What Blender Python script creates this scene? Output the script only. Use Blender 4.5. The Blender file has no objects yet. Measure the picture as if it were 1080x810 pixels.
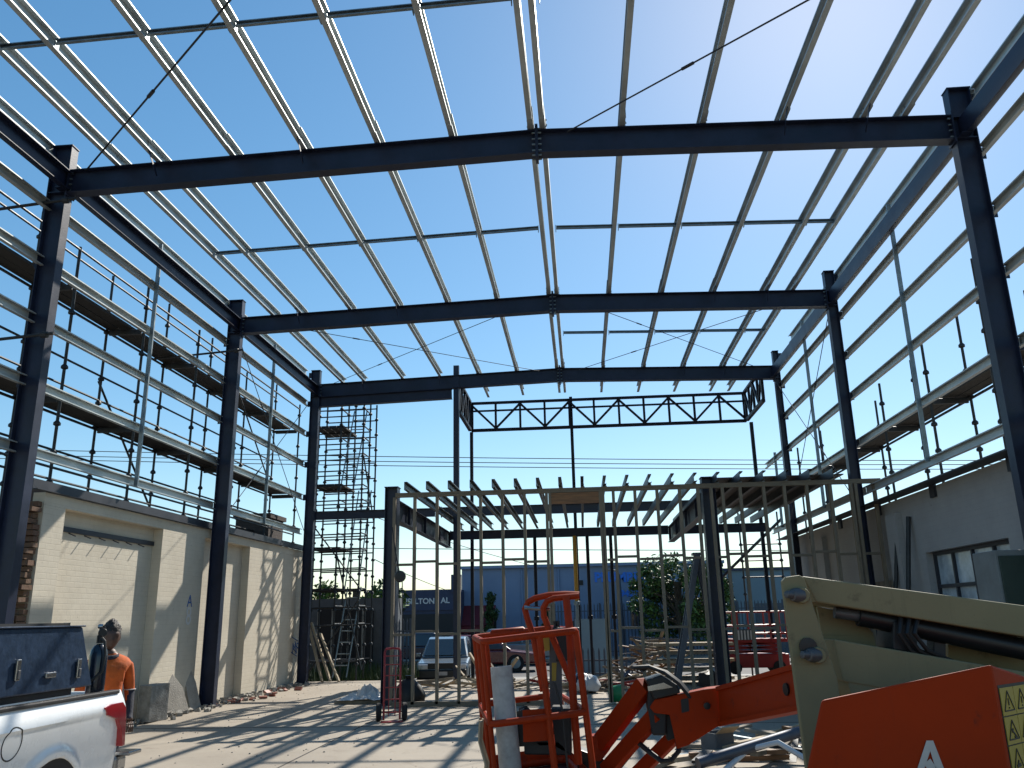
import bpy, bmesh, math, random
from mathutils import Vector, Matrix
rng = random.Random(11)
R = math.radians
S = bpy.context.scene
COL = S.collection
W = 1024.0

# ------------------------------------------------------------------ camera
CF, CPI, CYA, CRO, CH = 873.94, .2741, -.0779, -.0194, 1.65
_F = Vector((math.sin(CYA)*math.cos(CPI), math.cos(CYA)*math.cos(CPI), math.sin(CPI)))
_R0 = Vector((math.cos(CYA), -math.sin(CYA), 0)); _U0 = _R0.cross(_F)
_R = math.cos(CRO)*_R0 + math.sin(CRO)*_U0
_U = -math.sin(CRO)*_R0 + math.cos(CRO)*_U0
O0 = Vector((0, 0, CH))
cd = bpy.data.cameras.new('camera'); cam = bpy.data.objects.new('camera', cd); COL.objects.link(cam)
cam.matrix_world = Matrix(((_R.x, _U.x, -_F.x, 0), (_R.y, _U.y, -_F.y, 0), (_R.z, _U.z, -_F.z, CH), (0, 0, 0, 1)))
cd.sensor_width = 36; cd.lens = CF/1080*36; cd.clip_end = 2000; cd.clip_start = .05
S.camera = cam

def P(u, v, X=None, Y=None, Z=None):
    """measured photo point -> world point on a known plane"""
    d = _F + _R*((u-540)/CF) - _U*((v-405)/CF)
    t = X/d.x if X is not None else (Y/d.y if Y is not None else (Z-CH)/d.z)
    return O0 + d*t

# ------------------------------------------------------------------ materials
AL = .72
def dk(c, k=None): return tuple(x*(AL if k is None else k) for x in c)
def mat(name, col, rough=.6, metal=0., var=.25, scale=3., bump=0., bscale=40., coat=0., col2=None, spec=.5, stretch=(1, 1, 1), al=None, wear=0.):
    col = dk(col, al); col2 = dk(col2, al) if col2 else None
    m = bpy.data.materials.new(name); m.use_nodes = True
    nt = m.node_tree; b = nt.nodes['Principled BSDF']
    b.inputs['Roughness'].default_value = rough; b.inputs['Metallic'].default_value = metal
    b.inputs['Specular IOR Level'].default_value = spec
    if coat: b.inputs['Coat Weight'].default_value = coat; b.inputs['Coat Roughness'].default_value = .05
    tc = nt.nodes.new('ShaderNodeTexCoord'); mp = nt.nodes.new('ShaderNodeMapping'); mp.inputs['Scale'].default_value = stretch
    nt.links.new(tc.outputs['Object'], mp.inputs['Vector'])
    n = nt.nodes.new('ShaderNodeTexNoise'); n.inputs['Scale'].default_value = scale; n.inputs['Detail'].default_value = 6
    n.inputs['Roughness'].default_value = .65
    nt.links.new(mp.outputs[0], n.inputs['Vector'])
    r = nt.nodes.new('ShaderNodeValToRGB')
    c2 = col2 if col2 else tuple(c*(1-var) for c in col)
    hi = col if col2 else tuple(min(1, c*(1+var)) for c in col)
    r.color_ramp.elements[0].position = .3; r.color_ramp.elements[1].position = .7
    r.color_ramp.elements[0].color = (*c2, 1); r.color_ramp.elements[1].color = (*hi, 1)
    nt.links.new(n.outputs['Fac'], r.inputs['Fac']); nt.links.new(r.outputs[0], b.inputs['Base Color'])
    if wear:
        last = r.outputs[0]
        for sc_, st_, lo, amt, k_ in ((9., (1, 1, 1), .66, wear, .30), (3.5, (.25, 6, 6), .67, wear*.8, .5), (2.2, (5, 5, .35), .64, wear*.6, .6), (60., (1, 1, 1), .68, wear*.8, .35)):
            m2 = nt.nodes.new('ShaderNodeMapping'); m2.inputs['Scale'].default_value = st_; nt.links.new(tc.outputs['Object'], m2.inputs['Vector'])
            w1 = nt.nodes.new('ShaderNodeTexNoise'); w1.inputs['Scale'].default_value = sc_; w1.inputs['Detail'].default_value = 9; w1.inputs['Roughness'].default_value = .7
            nt.links.new(m2.outputs[0], w1.inputs['Vector'])
            wr = nt.nodes.new('ShaderNodeMapRange'); wr.inputs['From Min'].default_value = lo-.06; wr.inputs['From Max'].default_value = lo+.03; wr.inputs['To Max'].default_value = amt
            nt.links.new(w1.outputs['Fac'], wr.inputs['Value'])
            mw = nt.nodes.new('ShaderNodeMix'); mw.data_type = 'RGBA'; nt.links.new(wr.outputs[0], mw.inputs[0]); nt.links.new(last, mw.inputs[6])
            mw.inputs[7].default_value = (*[c_*k_+.012 for c_ in col], 1); last = mw.outputs[2]
        nt.links.new(last, b.inputs['Base Color'])
    rr = nt.nodes.new('ShaderNodeMapRange'); rr.inputs['To Min'].default_value = max(.02, rough-.12); rr.inputs['To Max'].default_value = min(1, rough+.12)
    nt.links.new(n.outputs['Fac'], rr.inputs['Value']); nt.links.new(rr.outputs[0], b.inputs['Roughness'])
    if bump:
        n2 = nt.nodes.new('ShaderNodeTexNoise'); n2.inputs['Scale'].default_value = bscale; n2.inputs['Detail'].default_value = 4
        nt.links.new(mp.outputs[0], n2.inputs['Vector'])
        bp = nt.nodes.new('ShaderNodeBump'); bp.inputs['Strength'].default_value = bump; bp.inputs['Distance'].default_value = .02
        nt.links.new(n2.outputs['Fac'], bp.inputs['Height']); nt.links.new(bp.outputs[0], b.inputs['Normal'])
    return m

def brickmat(name, c1, c2, mortar, paint=0., bump=.6, grime=None):
    """painted or bare brick on a wall running along Y (coordinates y,z)"""
    c1, c2, mortar = dk(c1), dk(c2), dk(mortar); grime = dk(grime) if grime else None
    m = bpy.data.materials.new(name); m.use_nodes = True
    nt = m.node_tree; b = nt.nodes['Principled BSDF']; b.inputs['Roughness'].default_value = .85
    g = nt.nodes.new('ShaderNodeNewGeometry'); sp = nt.nodes.new('ShaderNodeSeparateXYZ'); cb = nt.nodes.new('ShaderNodeCombineXYZ')
    nt.links.new(g.outputs['Position'], sp.inputs[0])
    add = nt.nodes.new('ShaderNodeMath'); add.operation = 'ADD'
    nt.links.new(sp.outputs['Y'], add.inputs[0]); nt.links.new(sp.outputs['X'], add.inputs[1])
    nt.links.new(add.outputs[0], cb.inputs[0]); nt.links.new(sp.outputs['Z'], cb.inputs[1])
    br = nt.nodes.new('ShaderNodeTexBrick'); br.inputs['Scale'].default_value = 1.
    br.inputs['Brick Width'].default_value = .24; br.inputs['Row Height'].default_value = .086; br.inputs['Mortar Size'].default_value = .007
    br.inputs['Mortar Smooth'].default_value = .3
    br.inputs['Color1'].default_value = (*c1, 1); br.inputs['Color2'].default_value = (*c2, 1); br.inputs['Mortar'].default_value = (*mortar, 1)
    nt.links.new(cb.outputs[0], br.inputs['Vector'])
    n = nt.nodes.new('ShaderNodeTexNoise'); n.inputs['Scale'].default_value = 1.3; n.inputs['Detail'].default_value = 8; n.inputs['Roughness'].default_value = .7
    nt.links.new(g.outputs['Position'], n.inputs['Vector'])
    rp = nt.nodes.new('ShaderNodeValToRGB'); rp.color_ramp.elements[0].position = .35; rp.color_ramp.elements[1].position = .68
    gr = grime or tuple(.62*c for c in c1)
    rp.color_ramp.elements[0].color = (*gr, 1); rp.color_ramp.elements[1].color = (*c1, 1)
    nt.links.new(n.outputs['Fac'], rp.inputs['Fac'])
    mx = nt.nodes.new('ShaderNodeMix'); mx.data_type = 'RGBA'; mx.inputs[0].default_value = .5
    nt.links.new(br.outputs['Color'], mx.inputs[6]); nt.links.new(rp.outputs[0], mx.inputs[7])
    # small chips where the paint is gone
    n3 = nt.nodes.new('ShaderNodeTexNoise'); n3.inputs['Scale'].default_value = 7.; n3.inputs['Detail'].default_value = 5; n3.inputs['Roughness'].default_value = .75
    nt.links.new(g.outputs['Position'], n3.inputs['Vector'])
    r3 = nt.nodes.new('ShaderNodeValToRGB'); r3.color_ramp.elements[0].position = .68; r3.color_ramp.elements[1].position = .71
    nt.links.new(n3.outputs['Fac'], r3.inputs['Fac'])
    mx2 = nt.nodes.new('ShaderNodeMix'); mx2.data_type = 'RGBA'
    nt.links.new(r3.outputs[0], mx2.inputs[0]); nt.links.new(mx.outputs[2], mx2.inputs[6]); mx2.inputs[7].default_value = (*[.45*c for c in gr], 1)
    nt.links.new(mx2.outputs[2], b.inputs['Base Color'])
    mt = nt.nodes.new('ShaderNodeMath'); mt.operation = 'MULTIPLY_ADD'; mt.inputs[1].default_value = -1.; 
    nt.links.new(br.outputs['Fac'], mt.inputs[0]); nt.links.new(n3.outputs['Fac'], mt.inputs[2])
    bp = nt.nodes.new('ShaderNodeBump'); bp.inputs['Strength'].default_value = bump; bp.inputs['Distance'].default_value = .012
    nt.links.new(mt.outputs[0], bp.inputs['Height']); nt.links.new(bp.outputs[0], b.inputs['Normal'])
    return m

def concretemat(name, c1, c2, stain, crack=True):
    c1, c2, stain = dk(c1), dk(c2), dk(stain)
    m = bpy.data.materials.new(name); m.use_nodes = True
    nt = m.node_tree; b = nt.nodes['Principled BSDF']; b.inputs['Roughness'].default_value = .8
    g = nt.nodes.new('ShaderNodeNewGeometry')
    def noise(s, d, ro, dist=0):
        n = nt.nodes.new('ShaderNodeTexNoise'); n.inputs['Scale'].default_value = s; n.inputs['Detail'].default_value = d; n.inputs['Roughness'].default_value = ro
        n.inputs['Distortion'].default_value = dist
        nt.links.new(g.outputs['Position'], n.inputs['Vector']); return n
    def ramp(n, a, ca, z, cz):
        r = nt.nodes.new('ShaderNodeValToRGB'); r.color_ramp.elements[0].position = a; r.color_ramp.elements[1].position = z
        r.color_ramp.elements[0].color = (*ca, 1); r.color_ramp.elements[1].color = (*cz, 1); nt.links.new(n.outputs['Fac'], r.inputs['Fac']); return r
    a = ramp(noise(.5, 9, .62, .4), .36, c2, .64, c1)
    s = ramp(noise(2.3, 8, .7, .8), .56, (0, 0, 0), .74, (1, 1, 1))
    mx = nt.nodes.new('ShaderNodeMix'); mx.data_type = 'RGBA'
    sc = nt.nodes.new('ShaderNodeMath'); sc.operation = 'MULTIPLY'; sc.inputs[1].default_value = .75
    nt.links.new(s.outputs[0], sc.inputs[0]); nt.links.new(sc.outputs[0], mx.inputs[0])
    nt.links.new(a.outputs[0], mx.inputs[6]); mx.inputs[7].default_value = (*stain, 1)
    f = ramp(noise(60, 4, .7), .62, (0, 0, 0), .7, (1, 1, 1))
    mx2 = nt.nodes.new('ShaderNodeMix'); mx2.data_type = 'RGBA'
    sc2 = nt.nodes.new('ShaderNodeMath'); sc2.operation = 'MULTIPLY'; sc2.inputs[1].default_value = .45
    nt.links.new(f.outputs[0], sc2.inputs[0]); nt.links.new(sc2.outputs[0], mx2.inputs[0])
    nt.links.new(mx.outputs[2], mx2.inputs[6]); mx2.inputs[7].default_value = (*[.5*c for c in stain], 1)
    nt.links.new(mx2.outputs[2], b.inputs['Base Color'])
    bp = nt.nodes.new('ShaderNodeBump'); bp.inputs['Strength'].default_value = .35; bp.inputs['Distance'].default_value = .01
    nt.links.new(noise(25, 6, .7).outputs['Fac'], bp.inputs['Height']); nt.links.new(bp.outputs[0], b.inputs['Normal'])
    return m

M = {}
M['steel'] = mat('navy_steel_paint', (.016, .024, .056), .42, spec=.35, wear=.6, var=.35, scale=2.5, bump=.05)
M['steel2'] = mat('dark_truss_paint', (.010, .012, .022), .5, spec=.2, var=.3)
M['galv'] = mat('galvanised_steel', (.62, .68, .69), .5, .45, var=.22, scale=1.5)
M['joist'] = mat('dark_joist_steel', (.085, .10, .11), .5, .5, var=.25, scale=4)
M['ply'] = mat('dark_formply', (.05, .04, .035), .6, var=.3, scale=3)
M['galvdull'] = mat('dull_galvanised_steel', (.27, .34, .38), .5, .6, var=.3, scale=6)
M['scaff'] = mat('weathered_scaffold_steel', (.045, .05, .055), .55, .4, var=.4, scale=5)
M['plank'] = mat('scaffold_plank', (.028, .026, .023), .8, var=.45, scale=4, bump=.3, stretch=(6, 1, 6))
M['rod'] = mat('brace_rod_steel', (.05, .05, .055), .5, .5)
M['timber'] = mat('framing_timber', (.235, .19, .135), .7, var=.28, scale=3, bump=.2, stretch=(8, 8, 1))
M['timberh'] = mat('framing_timber_flat', (.21, .17, .12), .7, var=.28, scale=3, bump=.2, stretch=(1, 8, 8))
M['lvl'] = mat('laminated_timber', (.27, .13, .055), .65, var=.35, scale=3, stretch=(1, 10, 10))
M['oldwood'] = mat('weathered_timber', (.30, .25, .19), .85, var=.45, scale=3, bump=.3)
M['palewood'] = mat('pale_fresh_timber', (.52, .41, .27), .75, var=.3, scale=3, bump=.2)
M['slab'] = concretemat('concrete_slab', (.47, .405, .32), (.36, .305, .24), (.23, .18, .135))
M['dirt'] = concretemat('dusty_dirt', (.33, .28, .22), (.24, .20, .155), (.17, .14, .11))
M['asphalt'] = concretemat('asphalt', (.065, .065, .068), (.045, .045, .048), (.035, .035, .036))
M['path'] = concretemat('footpath_concrete', (.42, .40, .36), (.34, .32, .29), (.25, .23, .2))
M['joint'] = mat('joint_filler', (.06, .055, .05), .9)
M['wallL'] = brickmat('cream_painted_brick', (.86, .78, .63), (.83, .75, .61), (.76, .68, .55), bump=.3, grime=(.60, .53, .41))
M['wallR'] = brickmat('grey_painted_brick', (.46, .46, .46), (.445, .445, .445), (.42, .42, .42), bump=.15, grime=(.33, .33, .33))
M['brick'] = brickmat('bare_brick', (.20, .105, .065), (.28, .17, .10), (.22, .19, .16), bump=1.)
M['darkbrick'] = brickmat('dark_brick', (.10, .07, .06), (.08, .06, .05), (.06, .055, .05))
M['capping'] = mat('dark_flashing', (.045, .05, .065), .5, .3)
M['render'] = mat('broken_render', (.45, .41, .35), .9, var=.3, bump=.5)
M['rubble'] = mat('rubble_grey', (.38, .36, .32), .9, var=.5, scale=5, bump=.6)
M['redplastic'] = mat('red_plastic_mesh', (.34, .11, .075), .6)
M['orange'] = mat('orange_machine_paint', (.40, .034, .003), .6, spec=.12, wear=.6, var=.12, scale=2, bump=.03)
M['orange2'] = mat('orange_rail_paint', (.40, .036, .004), .5, spec=.15, wear=.7, var=.22, scale=6)
M['cream'] = mat('cream_machine_paint', (.28, .245, .14), .6, spec=.15, wear=.5, var=.10, scale=2, bump=.02)
M['black'] = mat('black_rubber', (.014, .014, .016), .6)
M['blackm'] = mat('black_metal', (.016, .017, .020), .4, .3)
M['chrome'] = mat('bright_pin_steel', (.5, .5, .5), .25, .95)
M['greymetal'] = mat('grey_mast_paint', (.10, .105, .115), .5, .3)
M['pvc'] = mat('scuffed_white_pipe', (.66, .66, .64), .6, wear=.5, var=.25, scale=9, col2=(.36, .35, .33))
M['yellow'] = mat('warning_yellow', (.42, .30, .025), .5, var=.15)
M['propyellow'] = mat('prop_yellow', (.55, .30, .02), .5, var=.2)
M['decal'] = mat('pale_grey_decal', (.55, .52, .50), .5)
M['ink'] = mat('black_ink', (.012, .012, .012), .6)
M['white'] = mat('white_car_paint', (.78, .79, .78), .28, var=.05, coat=.6, al=1.06, wear=.10)
M['navybox'] = mat('blue_toolbox_steel', (.022, .050, .105), .38, .35, wear=.5, var=.3, scale=14, bump=.12, bscale=30)
M['redlens'] = mat('red_lamp_lens', (.55, .012, .02), .12, coat=.8, var=.1)
M['clearlens'] = mat('clear_lamp_lens', (.72, .72, .72), .12, coat=.8, var=.1)
M['silvercar'] = mat('silver_car_paint', (.22, .27, .31), .3, .3, coat=.6, var=.03)
M['redcar'] = mat('dark_red_car_paint', (.16, .012, .025), .28, coat=.7, var=.05)
M['darkcar'] = mat('dark_blue_car_paint', (.02, .025, .05), .3, coat=.7, var=.05)
M['glass'] = mat('dark_car_glass', (.03, .045, .055), .08, var=.1, spec=.9)
M['tyre'] = mat('tyre_rubber', (.018, .018, .018), .85)
M['gasblue'] = mat('dark_gas_bottle', (.012, .022, .040), .22, .2, coat=.4)
M['skin'] = mat('skin', (.10, .046, .028), .55, var=.1)
M['hair'] = mat('dark_hair', (.022, .013, .010), .6, bump=.8, bscale=60)
M['hivis'] = mat('orange_work_shirt', (.62, .115, .012), .85, var=.3, scale=9, bump=.5, bscale=12)
M['navycloth'] = mat('navy_fabric', (.014, .018, .035), .85, bump=.3)
M['tape'] = mat('reflective_tape', (.6, .6, .6), .4, .2)
M['leafA'] = mat('leaf_green', (.11, .20, .03), .6, var=.5, scale=1.2)
M['leafB'] = mat('leaf_dark_green', (.035, .075, .016), .6, var=.4, scale=1.2)
M['bark'] = mat('bark', (.10, .075, .05), .9, bump=.6)
M['bldg'] = mat('blue_grey_render', (.24, .33, .50), .8, wear=.3, var=.10, scale=.4)
M['bldg2'] = mat('dark_shopfront', (.045, .06, .12), .7, var=.2)
M['bldg3'] = mat('pale_teal_cladding', (.22, .33, .40), .7, var=.1, scale=.5)
M['shop'] = mat('shop_recess', (.012, .014, .018), .6)
M['signblue'] = mat('blue_sign_paint', (.05, .27, 1.0), .6, var=.05)
M['signwhite'] = mat('white_sign_paint', (.8, .8, .8), .6, var=.02)
M['awning'] = mat('dark_red_awning', (.20, .015, .025), .7)
M['fence'] = mat('blue_grey_fence', (.09, .115, .16), .6, .3)
M['hoard'] = mat('grey_hoarding', (.14, .15, .16), .8, var=.25, bump=.3)
M['redlift'] = mat('red_lift_paint', (.42, .022, .020), .45, var=.15)
M['redtrolley'] = mat('red_trolley_paint', (.40, .025, .03), .45, var=.2)
M['bag'] = mat('pale_plastic_sheet', (.72, .75, .78), .3, var=.12)
M['green'] = mat('green_plastic', (.03, .36, .14), .45)
M['glasswin'] = mat('frosted_window_glass', (.50, .62, .72), .2, var=.35, scale=2.5)
M['aluminium'] = mat('dull_aluminium', (.13, .14, .17), .5, .6, var=.25)
M['cabinet'] = mat('grey_green_cabinet', (.20, .23, .24), .6, var=.2)
M['cabinetd'] = mat('dark_green_cabinet', (.025, .05, .04), .6, var=.2)
M['line'] = mat('power_line', (.03, .03, .035), .7)
M['graffiti'] = mat('blue_spray_paint', (.04, .14, .42), .7)

# ------------------------------------------------------------------ object helpers
def tag(o, label=None, cat=None, group=None, kind=None):
    if label: o['label'] = label
    if cat: o['category'] = cat
    if group: o['group'] = group
    if kind: o['kind'] = kind
    return o
def thing(name, label, cat, loc=(0, 0, 0), group=None, rot=(0, 0, 0)):
    o = bpy.data.objects.new(name, None); COL.objects.link(o)
    o.empty_display_size = .2; o.location = loc; o.rotation_euler = rot
    o.matrix_basis = Matrix.LocRotScale(Vector(loc), __import__('mathutils').Euler(rot), None)
    return tag(o, label, cat, group)
def wmat(o):
    m = o.matrix_basis.copy()
    p = o.parent
    while p: m = p.matrix_basis @ m; p = p.parent
    return m

class MB:
    def __init__(s): s.v = []; s.f = []; s.sm = []; s.mi = []; s.cur = 0
    def add(s, vs, fs, smooth=False):
        n = len(s.v); s.v += [Vector(v) for v in vs]
        for f in fs: s.f.append([i+n for i in f]); s.sm.append(smooth); s.mi.append(s.cur)
        return s
    def box(s, c, d, rot=None):
        x, y, z = d[0]/2, d[1]/2, d[2]/2
        vs = [Vector((a*x, b*y, e*z)) for a in (-1, 1) for b in (-1, 1) for e in (-1, 1)]
        if rot is not None: vs = [rot @ v for v in vs]
        c = Vector(c)
        return s.add([v+c for v in vs], [(0, 1, 3, 2), (4, 6, 7, 5), (0, 4, 5, 1), (2, 3, 7, 6), (0, 2, 6, 4), (1, 5, 7, 3)])
    def frame(s, p0, p1, xa):
        p0, p1 = Vector(p0), Vector(p1); d = (p1-p0).normalized(); xa = Vector(xa); xa = (xa-d*xa.dot(d)).normalized(); return p0, p1, xa, d.cross(xa)
    def ext(s, prof, p0, p1, xa, smooth=False):
        p0, p1, x, y = s.frame(p0, p1, xa); n = len(prof)
        vs = [p0+x*a+y*b for a, b in prof]+[p1+x*a+y*b for a, b in prof]
        fs = [(i, (i+1) % n, n+(i+1) % n, n+i) for i in range(n)]+[tuple(range(n))[::-1], tuple(range(n, 2*n))]
        return s.add(vs, fs, smooth)
    def bar(s, p0, p1, w, h, xa=(0, 0, 1)):
        d = Vector(p1)-Vector(p0)
        if abs(d.normalized().dot(Vector(xa).normalized())) > .99: xa = (1, 0, 0)
        return s.ext([(-h/2, -w/2), (h/2, -w/2), (h/2, w/2), (-h/2, w/2)], p0, p1, xa)
    def tube(s, p0, p1, r, n=8, r2=None):
        d = Vector(p1)-Vector(p0); xa = (0, 0, 1) if abs(d.normalized().z) < .9 else (1, 0, 0)
        p0, p1, x, y = s.frame(p0, p1, xa); r2 = r if r2 is None else r2
        cs = [(math.cos(2*math.pi*i/n), math.sin(2*math.pi*i/n)) for i in range(n)]
        vs = [p0+(x*a+y*b)*r for a, b in cs]+[p1+(x*a+y*b)*r2 for a, b in cs]
        s.add(vs, [(i, (i+1) % n, n+(i+1) % n, n+i) for i in range(n)], True)
        m = len(s.v)-2*n
        s.f += [[m+i for i in range(n)][::-1], [m+n+i for i in range(n)]]; s.sm += [False]*2; s.mi += [s.cur]*2
        return s
    def path(s, pts, r, n=8, closed=False):
        pts = [Vector(p) for p in pts]; k = len(pts); rings = []
        up = None
        for i in range(k):
            a = pts[i-1] if (i > 0 or closed) else pts[i]; b = pts[(i+1) % k] if (i < k-1 or closed) else pts[i]
            d = (b-a).normalized()
            if up is None: up = Vector((0, 0, 1)) if abs(d.z) < .9 else Vector((1, 0, 0))
            x = (up-d*up.dot(d)).normalized(); y = d.cross(x); up = x
            rings.append([pts[i]+(x*math.cos(2*math.pi*j/n)+y*math.sin(2*math.pi*j/n))*r for j in range(n)])
        vs = [v for q in rings for v in q]; fs = []
        for i in range(k if closed else k-1):
            i2 = (i+1) % k
            for j in range(n): fs.append((i*n+j, i*n+(j+1) % n, i2*n+(j+1) % n, i2*n+j))
        if not closed: fs += [tuple(range(n))[::-1], tuple(range((k-1)*n, k*n))]
        return s.add(vs, fs, True)
    def lathe(s, prof, c, axis=(0, 0, 1), n=20):
        c = Vector(c); a = Vector(axis).normalized(); xa = Vector((1, 0, 0)) if abs(a.x) < .9 else Vector((0, 1, 0))
        x = (xa-a*xa.dot(a)).normalized(); y = a.cross(x); k = len(prof)
        vs = [c+a*h+(x*math.cos(2*math.pi*j/n)+y*math.sin(2*math.pi*j/n))*r for r, h in prof for j in range(n)]
        fs = [(i*n+j, i*n+(j+1) % n, (i+1)*n+(j+1) % n, (i+1)*n+j) for i in range(k-1) for j in range(n)]
        fs += [tuple(range(n))[::-1], tuple(range((k-1)*n, k*n))]
        return s.add(vs, fs, True)
    def prism(s, poly, off):
        """planar polygon (3D points) given thickness by vector off"""
        off = Vector(off); poly = [Vector(p) for p in poly]; n = len(poly)
        return s.add(poly+[p+off for p in poly], [tuple(range(n))[::-1], tuple(range(n, 2*n))]+[(i, (i+1) % n, n+(i+1) % n, n+i) for i in range(n)])
    def build(s, name, m, parent=None, local=False, bevel=0., subd=0):
        me = bpy.data.meshes.new(name)
        vs = s.v
        if parent is not None and not local:
            inv = wmat(parent).inverted(); vs = [inv @ v for v in vs]
        me.from_pydata([tuple(v) for v in vs], [], s.f)
        me.polygons.foreach_set('use_smooth', s.sm)
        ms = m if isinstance(m, (list, tuple)) else [m]
        for q in ms: me.materials.append(M[q] if isinstance(q, str) else q)
        if len(ms) > 1: me.polygons.foreach_set('material_index', s.mi)
        bm = bmesh.new(); bm.from_mesh(me); bmesh.ops.recalc_face_normals(bm, faces=bm.faces); bm.to_mesh(me); bm.free()
        if any(s.sm): me.set_sharp_from_angle(angle=R(40))
        o = bpy.data.objects.new(name, me); COL.objects.link(o)
        if parent is not None: o.parent = parent
        if bevel:
            b = o.modifiers.new('bevel', 'BEVEL'); b.width = bevel; b.segments = 2; b.limit_method = 'ANGLE'; b.angle_limit = R(40)
        if subd:
            b = o.modifiers.new('sub', 'SUBSURF'); b.levels = subd; b.render_levels = subd
        return o

def copy_tree(o, parent=None):
    c = o.copy(); COL.objects.link(c)
    if parent is not None: c.parent = parent
    for ch in list(o.children): copy_tree(ch, c)
    return c

def isec(d, b, tf=.014, tw=.010):   # depth along x, flange width along y
    return [(-d/2, -b/2), (-d/2+tf, -b/2), (-d/2+tf, -tw/2), (d/2-tf, -tw/2), (d/2-tf, -b/2), (d/2, -b/2), (d/2, b/2), (d/2-tf, b/2), (d/2-tf, tw/2), (-d/2+tf, tw/2), (-d/2+tf, b/2), (-d/2, b/2)]
def csec(d, b, t=.004, lip=.02, sgn=1):
    p = [(-d/2, 0), (d/2, 0), (d/2, b), (d/2-lip, b), (d/2-lip, b-t), (d/2-t, b-t), (d/2-t, t), (-d/2+t, t), (-d/2+t, b-t), (-d/2+lip, b-t), (-d/2+lip, b), (-d/2, b)]
    return [(x, sgn*y) for x, y in p]
def text(name, s, size, origin, xdir, ydir, m, parent, depth=.004, align='LEFT', bold=0.):
    cu = bpy.data.curves.new(name, 'FONT'); cu.body = s; cu.size = size; cu.extrude = depth; cu.align_x = align; cu.offset = bold
    t = bpy.data.objects.new(name, cu); COL.objects.link(t)
    bpy.context.view_layer.update()
    dg = bpy.context.evaluated_depsgraph_get()
    me = bpy.data.meshes.new_from_object(t.evaluated_get(dg)); bpy.data.objects.remove(t); bpy.data.curves.remove(cu)
    x = Vector(xdir).normalized(); y = Vector(ydir).normalized(); z = x.cross(y); o0 = Vector(origin)
    inv = wmat(parent).inverted() if parent is not None else Matrix.Identity(4)
    for v in me.vertices: v.co = inv @ (o0+x*v.co.x+y*v.co.y+z*v.co.z)
    me.materials.clear(); me.materials.append(M[m]); me.name = name
    o = bpy.data.objects.new(name, me); COL.objects.link(o)
    if parent is not None: o.parent = parent
    return o
def ordn(i): return ('first', 'second', 'third', 'fourth', 'fifth', 'sixth', 'seventh', 'eighth', 'ninth', 'tenth')[i]

# ------------------------------------------------------------------ world and sun
SUN_EL, SUN_AZ = 40., 21.
w = bpy.data.worlds.new('World'); S.world = w; w.use_nodes = True
nt = w.node_tree; bg = nt.nodes['Background']
sky = nt.nodes.new('ShaderNodeTexSky'); sky.sky_type = 'NISHITA'; sky.sun_disc = False
sky.sun_elevation = R(SUN_EL); sky.sun_rotation = R(SUN_AZ); sky.altitude = 0; sky.air_density = 1.0; sky.dust_density = .2; sky.ozone_density = 1.0
hs = nt.nodes.new('ShaderNodeHueSaturation'); hs.inputs['Saturation'].default_value = 1.42; hs.inputs['Value'].default_value = 1.42; hs.inputs['Hue'].default_value = .494
gm = nt.nodes.new('ShaderNodeGamma'); gm.inputs['Gamma'].default_value = .8
nt.links.new(sky.outputs[0], gm.inputs['Color']); nt.links.new(gm.outputs[0], hs.inputs['Color']); tn = nt.nodes.new('ShaderNodeMix'); tn.data_type = 'RGBA'; tn.blend_type = 'MULTIPLY'; tn.inputs[0].default_value = 1.0; tn.inputs[7].default_value = (.965, 1.0, 1.0, 1)
nt.links.new(hs.outputs[0], tn.inputs[6]); nt.links.new(tn.outputs[2], bg.inputs['Color']); bg.inputs['Strength'].default_value = .102
sl = bpy.data.lights.new('sun', 'SUN'); sl.energy = 5.0; sl.angle = R(.53); sl.color = (1, .94, .84)
so = bpy.data.objects.new('sun', sl); COL.objects.link(so)
sd = Vector((math.sin(R(SUN_AZ))*math.cos(R(SUN_EL)), math.cos(R(SUN_AZ))*math.cos(R(SUN_EL)), math.sin(R(SUN_EL))))
so.rotation_euler = sd.to_track_quat('Z', 'Y').to_euler(); so.location = (0, 0, 30)
S.view_settings.view_transform = 'Standard'; S.view_settings.look = 'None'; S.view_settings.exposure = .5; S.view_settings.gamma = 1
S.render.engine = 'CYCLES'; S.render.resolution_x = 1024; S.render.resolution_y = 768
S.cycles.max_bounces = 6; S.cycles.diffuse_bounces = 3; S.cycles.glossy_bounces = 3

# ------------------------------------------------------------------ ground
GZ = -.48
b = MB(); xs = [-600, -60, -16, -7.6, 6.2, 16, 60, 600]; ys = [(-60, -.02), (24.6, -.02), (27.5, GZ), (700, GZ)]
for y, z in ys:
    for x in xs: b.v.append(Vector((x, y, z)))
for j in range(3):
    for i in range(7):
        n = j*8+i; b.f.append([n, n+1, n+9, n+8]); b.sm.append(False); b.mi.append(0)
tag(b.build('ground', 'dirt'), kind='structure')
b = MB(); b.box((-.75, 9.2, -.05), (13.6, 30.2, .1)); tag(b.build('floor_slab', 'slab'), kind='structure')
b = MB()
for x in (-3.64, 1.6): b.box((x, 9.2, .002), (.022, 30.1, .003))
for y in (5.2, 14.05): b.box((-.75, y, .0035), (13.5, .016, .003))
tag(b.build('slab_joints', 'joint'), kind='structure')
b = MB(); b.box((0, 29.3, GZ+.055), (160, 2.4, .11)); tag(b.build('footpath', 'path'), kind='structure')
b = MB(); b.box((0, 36.6, GZ+.004), (300, 12, .008)); tag(b.build('road', 'asphalt'), kind='structure')
b = MB(); b.box((0, 30.57, GZ+.06), (160, .14, .12)); b.box((0, 42.67, GZ+.06), (160, .14, .12)); tag(b.build('kerb', 'path'), kind='structure')
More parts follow.
